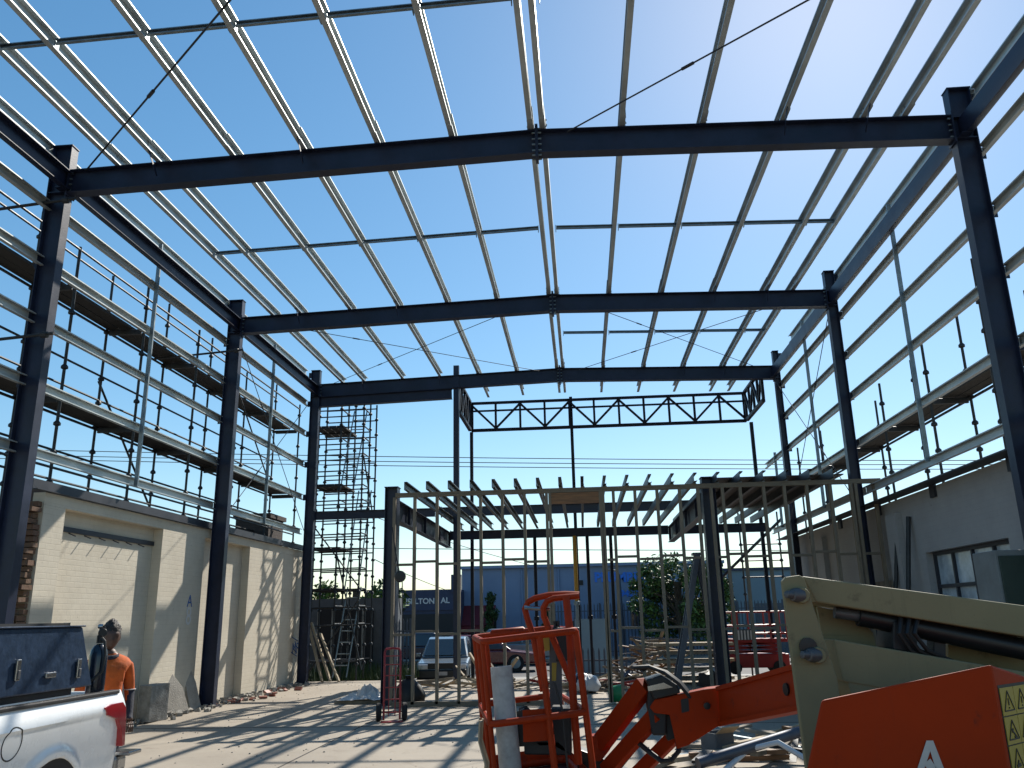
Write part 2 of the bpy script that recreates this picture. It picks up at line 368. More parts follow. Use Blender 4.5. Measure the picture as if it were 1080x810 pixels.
b = MB(); b.box((0, 44.4, GZ+.055), (160, 3.3, .11)); tag(b.build('far_footpath', 'path'), kind='structure')
# ------------------------------------------------------------------ steel portal frames
XL, XR, XC = -7.53, 5.47, -.41
XLF = {'near': -7.62, 'middle': -7.57, 'far': -7.53}; XRF = {'near': 5.50, 'middle': 5.56, 'far': 5.68}
CW = {('left', 'near'): .31, ('left', 'middle'): .31, ('left', 'far'): .26, ('right', 'near'): .31, ('right', 'middle'): .21, ('right', 'far'): .16}
Y1, Y2, Y3, Y4 = 10.88, 17.46, 23.2, 26.0
HB, HR, RD = 8.02, 8.21, .385
CT = 8.83
frames = [('near', Y1), ('middle', Y2), ('far', Y3)]
GL = [7.84, 6.93, 6.02, 5.07, 4.09]      # girt heights
GR = [7.84, 6.93, 6.02, 5.00, 4.00]
def rz(x): # rafter top height at x
    return HB+RD+(HR-HB)*((x-XL)/(XC-XL) if x < XC else (XR-x)/(XR-XC))
for fn, y in frames:
    for side, x, s in (('left', XLF[fn], -1), ('right', XRF[fn], 1)):
        cw = CW[side, fn]; xc = x+s*cw/2
        t = thing('steel_column', f'dark navy steel column of the {fn} portal frame on the {side} side of the shed', 'column', (xc, y, 0), 'steel portal frame columns')
        MB().ext(isec(cw, .17), (xc, y, .03), (xc, y, CT), (1, 0, 0)).build('shaft', 'steel', t)
        MB().box((xc, y, .015), (.42, .34, .03)).build('base_plate', 'steel', t)
        bb = MB()
        for p in (-.13, .13):
            for q in (-.12, .12): bb.tube((xc+p, y+q, .02), (xc+p, y+q, .08), .014, 6)
        bb.build('anchor_bolts', 'galvdull', t)
        MB().box((xc, y, CT+.008), (cw+.02, .19, .016)).build('cap_plate', 'steel', t)
        for z in ((GL if side == 'left' else GR)[:4]+[8.72]):
            cl = MB().box((x+s*(cw+.06), y+.05, z), (.12, .012, .17)).build('girt_cleat', 'steel', t)
        st = MB()
        for z in (HB+.02, HB+RD-.03):
            for q in (-.05, .05): st.box((xc, y+q*.85, z), (cw-.03, .075, .014))
        st.build('stiffener', 'steel', t)
    for side, x0, s in (('left', XLF[fn], 1), ('right', XRF[fn], -1)):
        t = thing('roof_rafter', f'dark navy steel rafter of the {fn} portal frame, {side} half up to the ridge', 'rafter', (x0, y, HB), 'steel roof rafters')
        p0 = Vector((x0, y, HB+RD/2)); p1 = Vector((XC-s*.012, y, HR+RD/2))
        MB().ext(isec(RD, .19), p0, p1, (0, 0, 1)).build('beam', 'steel', t)
        rpl = MB().box((XC-s*.011, y, HR+RD/2-.0), (.02, .22, RD+.16)); epl = MB().box((x0+s*.011, y, HB+RD/2), (.02, .22, RD+.1))
        rpl.cur = epl.cur = 1
        for z in (-.03, .05, .15, .24, .34, .41):
            for q in (-.06, .06):
                if 0 < z < .4: epl.tube((x0+s*.02, y+q, HB+z), (x0+s*.06, y+q, HB+z), .014, 6)
                rpl.tube((XC-s*.02, y+q, HR+z), (XC-s*.07, y+q, HR+z), .014, 6)
        rpl.build('ridge_plate', ['steel', 'galvdull'], t); epl.build('end_plate', ['steel', 'galvdull'], t)
# lower transfer beam under the far rafter and its post
t = thing('transfer_beam', 'short deep navy beam under the left end of the far rafter', 'beam', (XL, Y3, 7.72))
MB().ext(isec(.30, .19), (XL+.003, Y3, 7.868), (-3.58, Y3, 7.868+.10), (0, 0, 1)).build('beam', 'steel', t)
MB().box((XL+.012, Y3, 7.86), (.02, .22, .36)).build('end_plate', 'steel', t)
t = thing('steel_post', 'tall square dark post under the far rafter beside the end of the transfer beam', 'post', (-3.45, Y3, 0))
MB().box((-3.45, Y3+.02, 4.42), (.16, .13, 8.8)).build('shaft', 'steel', t)
MB().box((-3.45, Y3+.02, .011), (.3, .3, .022)).build('base_plate', 'steel', t)

# eave beams between columns
bays = [('nearest bay', 4.3, Y1), ('bay between near and middle frames', Y1, Y2), ('bay between middle and far frames', Y2, Y3)]
for bn, ya, yb in bays:
    for side, x, s in (('left', XL-.13, 1), ('right', XR+.13, -1)):
        t = thing('eave_beam', f'navy channel eave beam on the {side} wall, {bn}', 'eave beam', (x, ya+.1, 8.2), 'eave beams along the wall tops')
        MB().ext(csec(.30, .10, .012, .012, 1), (x, ya+(.006 if ya > 5 else 0), 8.21), (x, yb-.006, 8.21), (0, 0, 1)).build('channel', 'steel', t)
        MB().box((x, yb-.112, 8.05), (.12, .2, .014)).build('seat_cleat', 'steel', t)

# purlins
PL = [-.53, -1.71, -2.84, -3.97, -5.08, -6.24, -6.89]
PR = [-.28, .89, 2.06, 3.20, 4.33, 4.90]
fly = {(0, 3), (0, 5), (1, 3), (1, 4)}
pb = [('nearest bay above the viewer', 4.3, Y1+.35), ('middle bay of the roof', Y1-.35, Y2+.35), ('far bay of the roof', Y2-.35, Y3+.35), ('short bay over the truss', Y3-.3, Y4-.05)]
for bi, (bn, ya, yb) in enumerate(pb):
    for si, (side, lst) in enumerate((('left', PL), ('right', PR))):
        for k, x in enumerate(lst):
            if bi == 3 and (x < -3.3): continue
            z = rz(x)+.018+.1; s = 1 if side == 'left' else -1
            lab = f'galvanised purlin, {ordn(k)} {side} of the ridge, {bn}'
            t = thing('roof_purlin', lab, 'purlin', (x, ya, z), 'galvanised roof purlins')
            lap = .006*(1 if bi % 2 else -1)
            pr = csec(.20+lap, .076, .004, .02, s)
            MB().ext(pr, (x+lap, ya, z), (x+lap, yb, z), (0, 0, 1)).build('channel', 'galv', t)
            bo = MB()
            for yy in ([yb-.35] if bi < 3 else []):
                for q in (-.06, .06):
                    for zz in (-.05, .05): bo.tube((x-.02, yy+q, z+zz), (x+.03, yy+q, z+zz), .012, 6)
                bo.box((x-.012*s, yy, z-.02), (.008, .1, .21))
                bo.build('cleat', 'galvdull', t)
            if (si, k) in fly and bi < 3:
                for d in (-1,):
                    MB().bar((x+.05*s, yb-.35+d*.42, z-.06), (x+.05*s, yb-.35+d*.1, z-.36), .045, .006, (1, 0, 0)).build('fly_brace', 'steel', t)
# eave purlins
for bn, ya, yb in bays:
    for side, x, s in (('left', -7.98, 1), ('right', 5.92, -1)):
        if side == 'right' and ya == Y2: yb = 21.9
        o = MB().ext(csec(.2, .076, .004, .02, s), (x, ya+.004, 8.76), (x, yb-.004, 8.76), (0, 0, 1)).build('eave_purlin', 'galv')
        tag(o, f'galvanised eave purlin along the top of the {side} wall, {bn}', 'purlin', 'galvanised eave purlins')
# bridging rows: one light member per gap, as one row
def bridging(y, xs, where, drop=.0):
    t = thing('purlin_bridging', f'thin cross bridging row between purlins {where}', 'bridging', ((xs[0]+xs[-1])/2, y, 8.6), 'purlin bridging rows')
    for a, c in zip(xs[:-1], xs[1:]):
        a, c = min(a, c), max(a, c)
        bb = MB().ext(csec(.065, .045, .004, .012), (a+.06, y, rz(a)+.115-drop), (c-.03, y, rz(c)+.115-drop), (0, 0, 1))
        for xx, zz in ((a+.05, rz(a)), (c-.03, rz(c))): bb.box((xx, y+.02, zz+.115-drop), (.012, .075, .12))
        bb.build('strut', 'galvdull', t)
bridging(8.2, [-7.9]+PL[::-1][1:], 'in the nearest bay, left slope'); bridging(8.2, PR, 'in the nearest bay, right slope')
bridging(14.28, PL[::-1], 'in the middle bay, left slope'); bridging(14.3, PR, 'in the middle bay, right slope')
bridging(20.35, PR, 'in the far bay, right slope')
bridging(24.9, PL[:3][::-1], 'over the truss, left slope', ); bridging(24.9, PR[:-1], 'over the truss, right slope')

# girts and their midbay struts
gl = [('in the nearest bay', 4.3, Y1), ('between near and middle columns', Y1, Y2), ('between middle and far columns', Y2, Y3)]
for bn, ya, yb in gl:
    for side, x, s, zs in (('left', -7.87, 1, GL), ('right', 5.81, -1, GR)):
        ye = yb
        if side == 'right' and ya == Y2: ye = Y4+.1
        for k, z in enumerate(zs):
            o = MB().ext(csec(.15, .065, .004, .018, s), (x-s*.06, ya+.01, z), (x-s*.06, (ye if (k > 1 or side == 'left') else min(ye, Y3))-.01, z), (0, 0, 1)).build('wall_girt', 'galv')
            tag(o, f'{side} wall girt, {ordn(k)} below the eave, {bn}', 'girt', 'galvanised wall girts')
        if ya > 5:
            ym = (ya+yb)/2-.1
            ztop, zbot = 8.7, 4.0
            o = MB().bar((x+s*.03, ym, zbot), (x+s*.03, ym, ztop), .07, .035, (0, 1, 0)).build('girt_strut', 'galvdull')
            tag(o, f'slim vertical strut tying the {side} wall girts {bn}', 'strut', 'vertical girt struts')
o = MB().bar((5.83, 24.75, 4.0), (5.83, 24.75, 6.2), .07, .035, (0, 1, 0)).build('girt_strut', 'galvdull')
tag(o, 'short vertical galvanised strut on the right wall beyond the far column', 'strut', 'vertical girt struts')

# roof and wall bracing rods
def rod(a, c, lab, group='steel bracing rods', r=.009):
    t = thing('bracing_rod', lab, 'bracing rod', a, group)
    MB().tube(a, c, r, 6).build('rod', 'rod', t)
    a, c = Vector(a), Vector(c); p = a.lerp(c, .3); d = (c-a).normalized()
    MB().tube(p-d*.09, p+d*.09, r*1.9, 6).build('turnbuckle', 'rod', t)
zr = 8.37
rod((XL+.2, Y1-.1, zr), (XC-.6, 5.2, 8.5), 'long diagonal roof rod rising left from the near left column', r=.013)
rod((.05, Y1-.12, 8.5), (5.3, 6.1, zr), 'long diagonal roof rod crossing the bright sky at upper right', r=.012)
rod((-7.2, Y3-.1, zr), (-.9, Y2+.1, 8.5), 'thin roof rod in the far bay, left slope, rising from the far left corner')
rod((-7.3, Y2+.1, zr), (-.9, Y3-.1, 8.5), 'thin roof rod in the far bay, left slope, crossing towards the far ridge')
rod((.1, Y3-.1, 8.5), (5.2, Y2+.1, zr), 'thin roof rod in the far bay, right slope, rising from the far ridge')
rod((.1, Y2+.1, 8.5), (5.2, Y3-.1, zr), 'thin roof rod in the far bay, right slope, ending at the far right column')
for side, x in (('left', XL-.17), ('right', XR+.17)):
    rod((x, Y2+.15, 8.0), (x, Y3-.1, 3.9), f'thin wall bracing rod on the {side} wall, high at the middle column')
    rod((x, Y2+.15, 3.9), (x, Y3-.1, 8.0), f'thin wall bracing rod on the {side} wall, high at the far column')

# ------------------------------------------------------------------ end truss awning
def truss(lab, p0, p1, zt, zb, n, midchord=True, first=1):
    p0, p1 = Vector(p0), Vector(p1)
    t = thing('roof_truss', lab, 'truss', p0, 'trusses beyond the far frame')
    def at(f, z): q = p0.lerp(p1, f); q.z = z; return q
    zt0, zt1 = zt if isinstance(zt, tuple) else (zt, zt)
    Z = lambda f: zt0+(zt1-zt0)*f
    MB().bar(at(0, Z(0)), at(1, Z(1)), .1, .075).build('top_chord', 'steel2', t)
    MB().bar(at(0, zb), at(1, zb), .1, .09).build('bottom_chord', 'steel2', t)
    if midchord: MB().bar(at(0, Z(0)-.26), at(1, Z(1)-.26), .05, .055).build('middle_rail', 'steel2', t)
    for i in range(n+1):
        f = i/n; w_ = .13 if i in (0, n) else .07
        MB().bar(at(f, zb+.04), at(f, Z(f)-.04), .07, w_, (p1-p0)).build('vertical', 'steel2', t)
    for i in range(n):
        a, c = i/n, (i+1)/n
        if (i+first) % 2: a, c = c, a
        MB().bar(at(a, zb+.05), at(c, Z(c)-.05), .06, .065, (p1-p0)).build('diagonal', 'steel2', t)
truss('long dark truss across the far end above the mezzanine', (-3.37, Y4, 0), (5.36, Y4, 0), 8.37, 7.47, 11, True, 1)
truss('short dark side truss running back from the tall post on the left', (-3.4, Y3+.2, 0), (-3.4, Y4-.12, 0), 8.4, 7.47, 4, False)
truss('short dark side truss running back at the right end', (5.36, Y3+.2, 0), (5.36, Y4-.12, 0), 8.37, 7.47, 4, False)
for lab, x, y in (('slim dark post under the left corner of the long truss', -3.37, Y4), ('slim dark post under the right corner of the long truss', 5.5, Y4), ('dark post under the middle of the long truss', -.14, Y4+.11)):
    t = thing('truss_post', lab, 'post', (x, y, 0), 'posts under the long truss')
    zt = 7.42 if abs(x) > 1 else 8.5
    MB().box((x, y, (zt+.01)/2), (.1, .1, zt-.02)).build('shaft', 'steel2', t)
    MB().box((x, y, .006), (.22, .22, .012)).build('base_plate', 'steel2', t)
# ------------------------------------------------------------------ mezzanine steel
YM = 17.28
for lab, x in (('stout dark steel column at the left end of the timber frame', -3.98), ('stout dark steel column rising through the right of the timber frame', 2.68)):
    t = thing('mezzanine_column', lab, 'column', (x, YM+.2, 0), 'mezzanine columns')
    MB().ext(isec(.27, .27, .016, .012), (x, YM+.2, .02), (x, YM+.2, 4.36), (1, 0, 0)).build('shaft', 'steel', t)
    MB().box((x, YM+.2, .01), (.4, .4, .02)).build('base_plate', 'steel', t)
    MB().box((x, YM+.2, 4.37), (.3, .3, .016)).build('cap_plate', 'steel', t)
for lab, x in (('left edge beam of the mezzanine running back from the left column', -3.98), ('inner mezzanine beam running back from the right column', 2.68)):
    t = thing('mezzanine_beam', lab, 'beam', (x, YM+.35, 3.7), 'mezzanine beams')
    MB().ext(isec(.44, .18), (x, YM+.345, 3.92), (x, 25.3, 3.92), (0, 0, 1)).build('beam', 'steel', t)
    st = MB()
    for y in (19.0, 21.0, 23.2, 25.0):
        for q in (-.05, .05): st.box((x+q, y, 3.92), (.075, .012, .4))
    st.build('stiffener', 'steel', t)
for lab, y, x0, x1, z in (('upper cross beam of the mezzanine at the far frame, left of the inner beam', 23.2, -3.88, 2.58, 4.53), ('rear cross beam carrying the mezzanine joists, left of the inner beam', 24.9, -3.88, 2.58, 4.03),
                       ('upper cross beam of the mezzanine at the far frame, right of the inner beam', 23.2, 2.79, 5.6, 4.53), ('rear cross beam of the mezzanine, right of the inner beam', 24.9, 2.79, 5.4, 4.03)):
    t = thing('mezzanine_beam', lab, 'beam', (x0, y, z), 'mezzanine beams')
    MB().ext(isec(.25, .15), (x0, y, z), (x1, y, z), (0, 0, 1)).build('beam', 'steel', t)
    MB().box((x0+.006, y, z), (.012, .17, .3)).build('end_plate', 'steel', t)
t = thing('tie_beam', 'dark horizontal beam joining the far left column and the mezzanine corner', 'beam', (-7.3, 19.0, 3.9))
MB().ext(isec(.23, .15), (-7.5, Y3, 4.53), (-4.05, Y3, 4.53), (0, 0, 1)).build('beam', 'steel', t)
MB().box((-7.51, Y3, 4.53), (.02, .18, .28)).build('end_plate', 'steel', t)
# joists on top of the timber frame
jx = [-3.57+.452*i for i in range(20)]
for i, x in enumerate(jx):
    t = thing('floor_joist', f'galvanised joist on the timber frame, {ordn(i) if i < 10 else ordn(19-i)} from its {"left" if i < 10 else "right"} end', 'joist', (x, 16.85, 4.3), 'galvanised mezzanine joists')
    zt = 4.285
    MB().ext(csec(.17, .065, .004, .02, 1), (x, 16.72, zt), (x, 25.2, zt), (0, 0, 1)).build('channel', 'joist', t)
    MB().box((x+.05, 17.02, 4.19), (.06, .06, .024)).build('cleat', 'galvdull', t)
for i, (xa_, xb_, ya_, yb_) in enumerate(((2.75, 4.15, 17.6, 20.0), (4.16, 5.5, 17.6, 20.0), (2.75, 4.15, 20.01, 22.9), (4.16, 5.5, 20.01, 22.9))):
    o = MB().box(((xa_+xb_)/2, (ya_+yb_)/2, 4.381), (xb_-xa_, yb_-ya_, .018)).build('floor_sheet', 'ply')
    tag(o, 'dark floor sheet laid over the joists in the right hand bay, ' + ('near left one', 'near right one', 'far left one', 'far right one')[i], 'floor sheet', 'floor sheets on the mezzanine')
# ------------------------------------------------------------------ timber stud wall (one nailed frame)
tf = thing('timber_stud_frame', 'pale timber stud frame standing across the slab under the mezzanine joists', 'stud frame', (-3.8, 17.0, 0))
YS = 17.0
MB().box((1.1, YS, 4.155), (9.8, .09, .045)).build('top_plate', 'timberh', tf)
MB().box((1.1, YS, 4.109), (9.8, .09, .045)).build('top_plate', 'timberh', tf)
MB().box((-2.25, YS, .055), (3.1, .09, .09)).build('bottom_plate', 'timberh', tf)
MB().box((3.5, YS, .0245), (4.6, .09, .045)).build('bottom_plate', 'timberh', tf)
su = [416, 437.5, 461, 484, 507, 530, 553.5, 577, 580.5, 634, 637, 648, 671, 694.5, 718.5, 738, 752, 764, 783, 808, 830, 854, 879, 901, 906, 926]
sx = []
for u in su:
    x = P(u, 545, Y=YS).x; sx.append(x)
for i, x in enumerate(sx):
    lean = rng.uniform(-.02, .02)
    MB().bar((x+lean, YS, .05 if (x < -.6) else .047), (x, YS, 4.085), .058, .09, (0, 1, 0)).build('stud', 'timber', tf)
hx0, hx1 = sx[8]+.024, sx[9]-.024
MB().box(((hx0+hx1)/2, YS, 3.97), (hx1-hx0, .08, .22)).build('door_lintel', 'lvl', tf)
for i in range(len(sx)-1):
    a, c = sx[i], sx[i+1]
    if c-a < .15 or (a < hx0 and c > hx0): continue
    if su[i] in (738,): continue
    for zz in (2.74, 1.375):
        dz = .03 if i % 2 else -.025
        MB().box(((a+c)/2, YS, zz+dz), (c-a-.062, .088, .046)).build('nogging', 'timberh', tf)

# ------------------------------------------------------------------ props, posts
def prop(x, y, top, lab, grp, m1, m2, split, r=.03):
    t = thing('steel_prop', lab, 'prop', (x, y, 0), grp)
    MB().tube((x, y, .012), (x, y, split), r, 10).build('lower_tube', m1, t)
    MB().tube((x, y, split-.03), (x, y, top), r*1.25, 10).build('upper_tube', m2, t)
    MB().box((x, y, .006), (.16, .16, .012)).build('base_plate', m1, t)
    MB().lathe([(r*1.2, -.06), (r*1.9, -.05), (r*1.9, .05), (r*1.2, .06)], (x, y, split), n=10).build('collar', m1, t)
prop(P(607, 600, Y=24.6).x, 24.6, 3.9, 'yellow and grey adjustable prop under the rear mezzanine beam', None, 'galvdull', 'propyellow', 2.0, .045)
for u, lab in ((565, 'thin dark prop under the rear beam, left of the yellow prop'), (621, 'thin dark prop under the rear beam, right of the yellow prop'), (646, 'slim galvanised prop beside the doorway opening, farther right')):
    prop(P(u, 610, Y=24.75).x, 24.75, 3.9, lab, 'dark props under the rear beam', 'steel2', 'steel2', 1.6, .04)

# trestle ladder
t = thing('step_ladder', 'tall dull grey stepladder standing opened behind the timber frame', 'stepladder', (2.4, 18.6, 0))
ap = Vector((2.5, 18.6, 2.86))
for nm, bx, dy in (('front', 1.82, 0), ('rear', 3.0, .5)):
    for q in (-.11, .11):
        MB().bar((bx, 18.6+dy+q*2.2, 0), (ap.x, ap.y+q, ap.z), .05, .11, (1, 0, 0)).build('stile', 'aluminium', t)
    for k in range(1, 9):
        f = k/9.5; c = Vector((bx, 18.6+dy, 0)).lerp(ap, f); hw = .24+(.11-.24)*f
        MB().box(c, (.06, hw*2, .025)).build('tread', 'aluminium', t)
MB().box(ap+Vector((0, 0, .03)), (.2, .3, .05)).build('top_cap', 'aluminium', t)
MB().bar((2.12, 18.72, 1.25), (2.79, 18.85, 1.25), .02, .02).build('spreader', 'aluminium', t)

# ------------------------------------------------------------------ left masonry wall
t = thing('cream_brick_wall', 'cream painted brick wall with pilasters below the left scaffold', 'wall', (-8.2, 17.5, 0))
b = MB(); b.box((-8.40, 17.755, 1.72), (.32, 11.99, 3.44)); b.build('wall', 'wallL', t)
for y0, y1 in ((11.765, 12.3), (15.42, 17.25), (19.72, 23.75)):
    MB().box((-8.143, (y0+y1)/2, 1.70), (.186, y1-y0, 3.395)).build('pilaster', 'wallL', t)
for y0, y1 in ((11.765, 17.25), (17.255, 23.75)):
    MB().box((-8.145, (y0+y1)/2, 3.49), (.19, y1-y0, .18)).build('cornice', 'wallL', t)
MB().ext([(0, 0), (.16, 0), (.16, .01), (.01, .01), (.01, .09), (0, .09)], (-8.06, 11.45, 3.585), (-8.06, 23.8, 3.585), (0, 0, 1)).build('capping', 'capping', t)
b = MB(); b.box((-8.23, 14.0, 3.12), (.05, 3.0, .08)); b.build('lintel', 'capping', t)
bb = MB()
for i in range(6):
    y = 13.05+i*.43; bb.tube((-8.24, y-.3, 3.07), (-8.12, y-.3, 3.02), .010, 6)
bb.build('lintel_hooks', 'capping', t)
# toothed broken end
bb = MB()
for r_ in range(40):
    z = .043+r_*.086
    e = .10+.33*abs(math.sin(r_*1.7)+.5*math.sin(r_*.63+1))/1.5*rng.uniform(.5, 1.2)
    e = min(.5, e)*rng.uniform(.55, 1.)
    k = 11.755
    while k > 11.755-e:
        l_ = min(.235, k-(11.755-e)); 
        if l_ < .05: break
        bb.box((-8.29+rng.uniform(-.02, .02), k-l_/2, z), (.44+rng.uniform(-.08, .02), l_-.012, .074+rng.uniform(-.012, .004)), Matrix.Rotation(rng.uniform(-.05, .05), 3, 'Z') @ Matrix.Rotation(rng.uniform(-.05, .05), 3, 'X')); k -= .24
bb.build('broken_end', 'brick', t)
# graffiti
text('graffiti', 'A', .34, P(192, 640, X=-8.045), (0, 1, 0), (0, 0, 1), 'graffiti', t, .002)
text('graffiti', '8', .5, P(190, 659, X=-8.045), (0, 1, 0), (0, 0, 1), 'signwhite', t, .002)
text('graffiti', 'MF', .42, P(304, 690, X=-8.045), (0, 1, 0), (0, 0, 1), 'graffiti', t, .002)
bb = MB()
for k in range(5): bb.tube(P(303+rng.uniform(-1, 5), 672+k*4, X=-8.043), P(309+rng.uniform(-2, 2), 676+k*4, X=-8.043), .012, 5)
bb.build('graffiti', 'graffiti', t)

t.location.x += .1
# neighbour roof and chimney behind left wall
t = thing('neighbour_roof', 'dark low tiled roof behind the cream wall', 'roof', (-12, 21, 0))
b = MB(); b.prism([(-13.5, 16.6, 3.3), (-9.75, 16.6, 3.3), (-9.75, 16.6, 3.75), (-11.5, 16.6, 4.55), (-13.5, 16.6, 3.75)], (0, 8, 0)); b.build('roof', 'darkbrick', t)
b = MB(); b.box((-11.6, 20.6, 1.66), (3.6, 7.8, 3.28)); b.build('wall', 'darkbrick', t)
bb = MB()
for k in range(7): bb.box((-9.72, 16.7+4, 3.38+k*.1), (.06-.004*k, 7.6-.1*k, .06))
bb.build('batten_stack', 'oldwood', t)
t = thing('brick_chimney', 'squat dark brick chimney above the wall near the far column', 'chimney', (-9.7, 24.4, 0))
MB().box((-9.6, 24.45, 2.3), (1.0, 1.2, 4.6)).build('stack', 'darkbrick', t)
MB().box((-9.6, 24.45, 4.66), (1.14, 1.34, .13)).build('cap', 'darkbrick', t)

# ------------------------------------------------------------------ right masonry wall
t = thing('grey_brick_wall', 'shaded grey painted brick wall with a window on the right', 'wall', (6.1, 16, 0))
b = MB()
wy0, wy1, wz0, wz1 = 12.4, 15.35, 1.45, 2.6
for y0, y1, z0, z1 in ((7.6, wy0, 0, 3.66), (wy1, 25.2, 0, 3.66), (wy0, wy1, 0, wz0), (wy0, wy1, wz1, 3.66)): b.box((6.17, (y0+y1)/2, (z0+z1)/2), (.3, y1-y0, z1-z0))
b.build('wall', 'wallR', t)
for y0, y1 in ((10.9, 11.5), (16.2, 16.75), (18.6, 19.1), (21.2, 21.7)):
    MB().box((5.96, (y0+y1)/2, 1.7), (.115, y1-y0, 3.4)).build('pilaster', 'wallR', t)
MB().ext([(0, 0), (.13, 0), (.13, .012), (.012, .012), (.012, -.3), (0, -.3)], (6.0, 7.6, 3.67), (6.0, 25.2, 3.67), (0, 0, 1)).build('capping', 'capping', t)
wn = MB()
for z in (wz0+.03, 2.02, wz1-.03): wn.box((6.17, (wy0+wy1)/2, z), (.07, wy1-wy0-.01, .06))
for k in range(5): wn.box((6.17, wy0+.03+k*(wy1-wy0-.06)/4, (wz0+wz1)/2), (.068, .05, wz1-wz0-.02))
wf = wn.build('window', 'capping', t)
MB().box((6.19, (wy0+wy1)/2, (wz0+wz1)/2), (.012, wy1-wy0-.02, wz1-wz0-.02)).build('pane', 'glasswin', wf)
MB().box((6.06, (wy0+wy1)/2, wz0-.04), (.14, wy1-wy0+.2, .07)).build('sill', 'wallR', wf)
# angle stubs under the capping
bb = MB()
for y in (9.6, 11.9, 14.6, 17.3, 19.9, 22.5): bb.box((6.0, y, 3.62), (.05, .2, .3))
bb.build('brackets', 'capping', t)
# things leaning on it
for lab, a, c, w_ in (('short dark pole leaning on the grey wall', (5.55, 16.6, .0), P(946, 563, X=5.96), .05), ('long dark pole leaning on the grey wall beside the window', (5.45, 15.6, 0), P(958, 545, X=5.97), .06)):
    tt = thing('leaning_pole', lab, 'pole', a, 'poles leaning on the grey wall')
    MB().tube(a, c, w_/2+.012, 8).build('shaft', 'scaff', tt); d = (Vector(c)-Vector(a)).normalized()
    MB().tube(Vector(a)+d*.01, Vector(a)+d*.12, w_/2+.03, 8).build('foot', 'scaff', tt)
t = thing('site_cabinet', 'grey and dark green cabinet standing by the window near the right edge', 'cabinet', (5.4, 11.0, 0))
MB().box((5.45, 11.3, 1.17), (.62, .62, 2.34)).build('body', 'cabinet', t, bevel=.01)
MB().box((5.45, 10.975, 1.17), (.56, .03, 2.2)).build('door', 'cabinetd', t, bevel=.006)
MB().box((5.25, 10.94, 1.2), (.03, .04, .16)).build('handle', 'blackm', t)
t = thing('mortar_board', 'stained plywood sheet leaning on the grey wall under the short pole', 'board', (5.7, 17.6, 0))
MB().prism([(5.72, 17.0, 0.02), (5.72, 18.3, .02), (5.97, 18.3, 2.2), (5.97, 17.0, 2.2)], (.018, 0, 0)).build('sheet', 'oldwood', t)
MB().bar((5.70, 17.0, .5), (5.70, 18.3, .5), .02, .05).build('batten', 'oldwood', t)

# ------------------------------------------------------------------ scaffolds
def rosettes(mb, x, y, z0, z1):
    z = z0
    while z < z1: mb.lathe([(.03, -.045), (.06, -.03), (.06, .008), (.03, .045)], (x, y, z), n=8); z += .5
def scaffold(lab, x0, x1, ys, ztops, decks, zmin, group, rails=(.5, 1.), extra=()):
    t = thing('scaffold', lab, 'scaffold', (x0, ys[0], 0), group)
    for i, y in enumerate(ys):
        for j, x in enumerate((x0, x1)):
            zt = ztops[(i*2+j) % len(ztops)]
            b = MB(); b.tube((x, y, .02), (x, y, zt), .027, 8); rosettes(b, x, y, .45, zt-.25); b.build('standard', 'scaff', t)
        for d in decks:
            b = MB(); b.tube((x0, y, d-.09), (x1, y, d-.09), .026, 7); b.box(((x0+x1)/2, y, d-.13), (abs(x1-x0)*.85, .05, .09)); b.build('transom', 'scaff', t)
    for i in range(len(ys)-1):
        ya, yb = ys[i], ys[i+1]
        for d in decks:
            for j, x in enumerate((x0, x1)):
                b = MB(); b.tube((x, ya, d-.09), (x, yb, d-.09), .026, 7); b.build('ledger', 'scaff', t)
            b = MB(); n = 3; wd = abs(x1-x0)/n; s = 1 if x1 > x0 else -1
            for k in (1, 2):
                b.box((x0+s*(k+.5)*wd, (ya+yb)/2, d-.02+rng.uniform(-.004, .004)), (wd-.015, yb-ya-.02, .05))
            b.build('deck_plank', 'plank', t)
            b = MB(); b.box((x1+s*.03, (ya+yb)/2, d+.1), (.03, yb-ya-.03, .2)); b.build('toe_board', 'plank', t)
            for r_ in rails:
                b = MB(); b.tube((x1, ya, d+r_), (x1, yb, d+r_), .022, 7); b.build('guard_rail', 'scaff', t)
        zl = zmin
        MB().tube((x0, ya, zl), (x0, yb, zl), .022, 7).build('ledger', 'scaff', t); MB().tube((x1, ya, zl+.02), (x1, yb, zl+.02), .022, 7).build('ledger', 'scaff', t)
        for zz in extra: MB().tube((x1 if zz > 0 else x0, ya, abs(zz)), (x1 if zz > 0 else x0, yb, abs(zz)), .022, 7).build('ledger', 'scaff', t)
    return t
ysL = [5.8, 8.2, 10.6, 13.0, 15.4, 17.8, 20.2, 22.6, 25.0]
sc = scaffold('long dark scaffold with two plank decks behind the left wall girts', -8.75, -9.55, ysL, [8.2, 8.95, 8.45, 8.7, 8.3, 9.0], (5.5, 7.55), 4.2, 'scaffolds around the shed', extra=(-6.55, 4.75, -8.15))
b = MB(); b.tube((-9.6, 15.4, 6.4), (-9.6, 18.2, 3.9), .024, 7); b.build('brace', 'scaff', sc)
b = MB(); b.tube((-8.72, 20.2, 7.4), (-8.72, 22.6, 5.5), .02, 7); b.build('brace', 'scaff', sc)
for y, z in ((Y1-.15, 7.75), (Y2-.3, 7.45), (Y1-.2, 5.6)):
    b = MB(); b.tube((-9.5, y+.1, z), (-7.35, y-.1, z+.06), .024, 7); b.lathe([(.03, -.05), (.05, -.04), (.05, .04), (.03, .05)], (-7.5, y-.08, z+.05), (1, 0, 0), 8); b.build('tie_tube', 'scaff', sc)
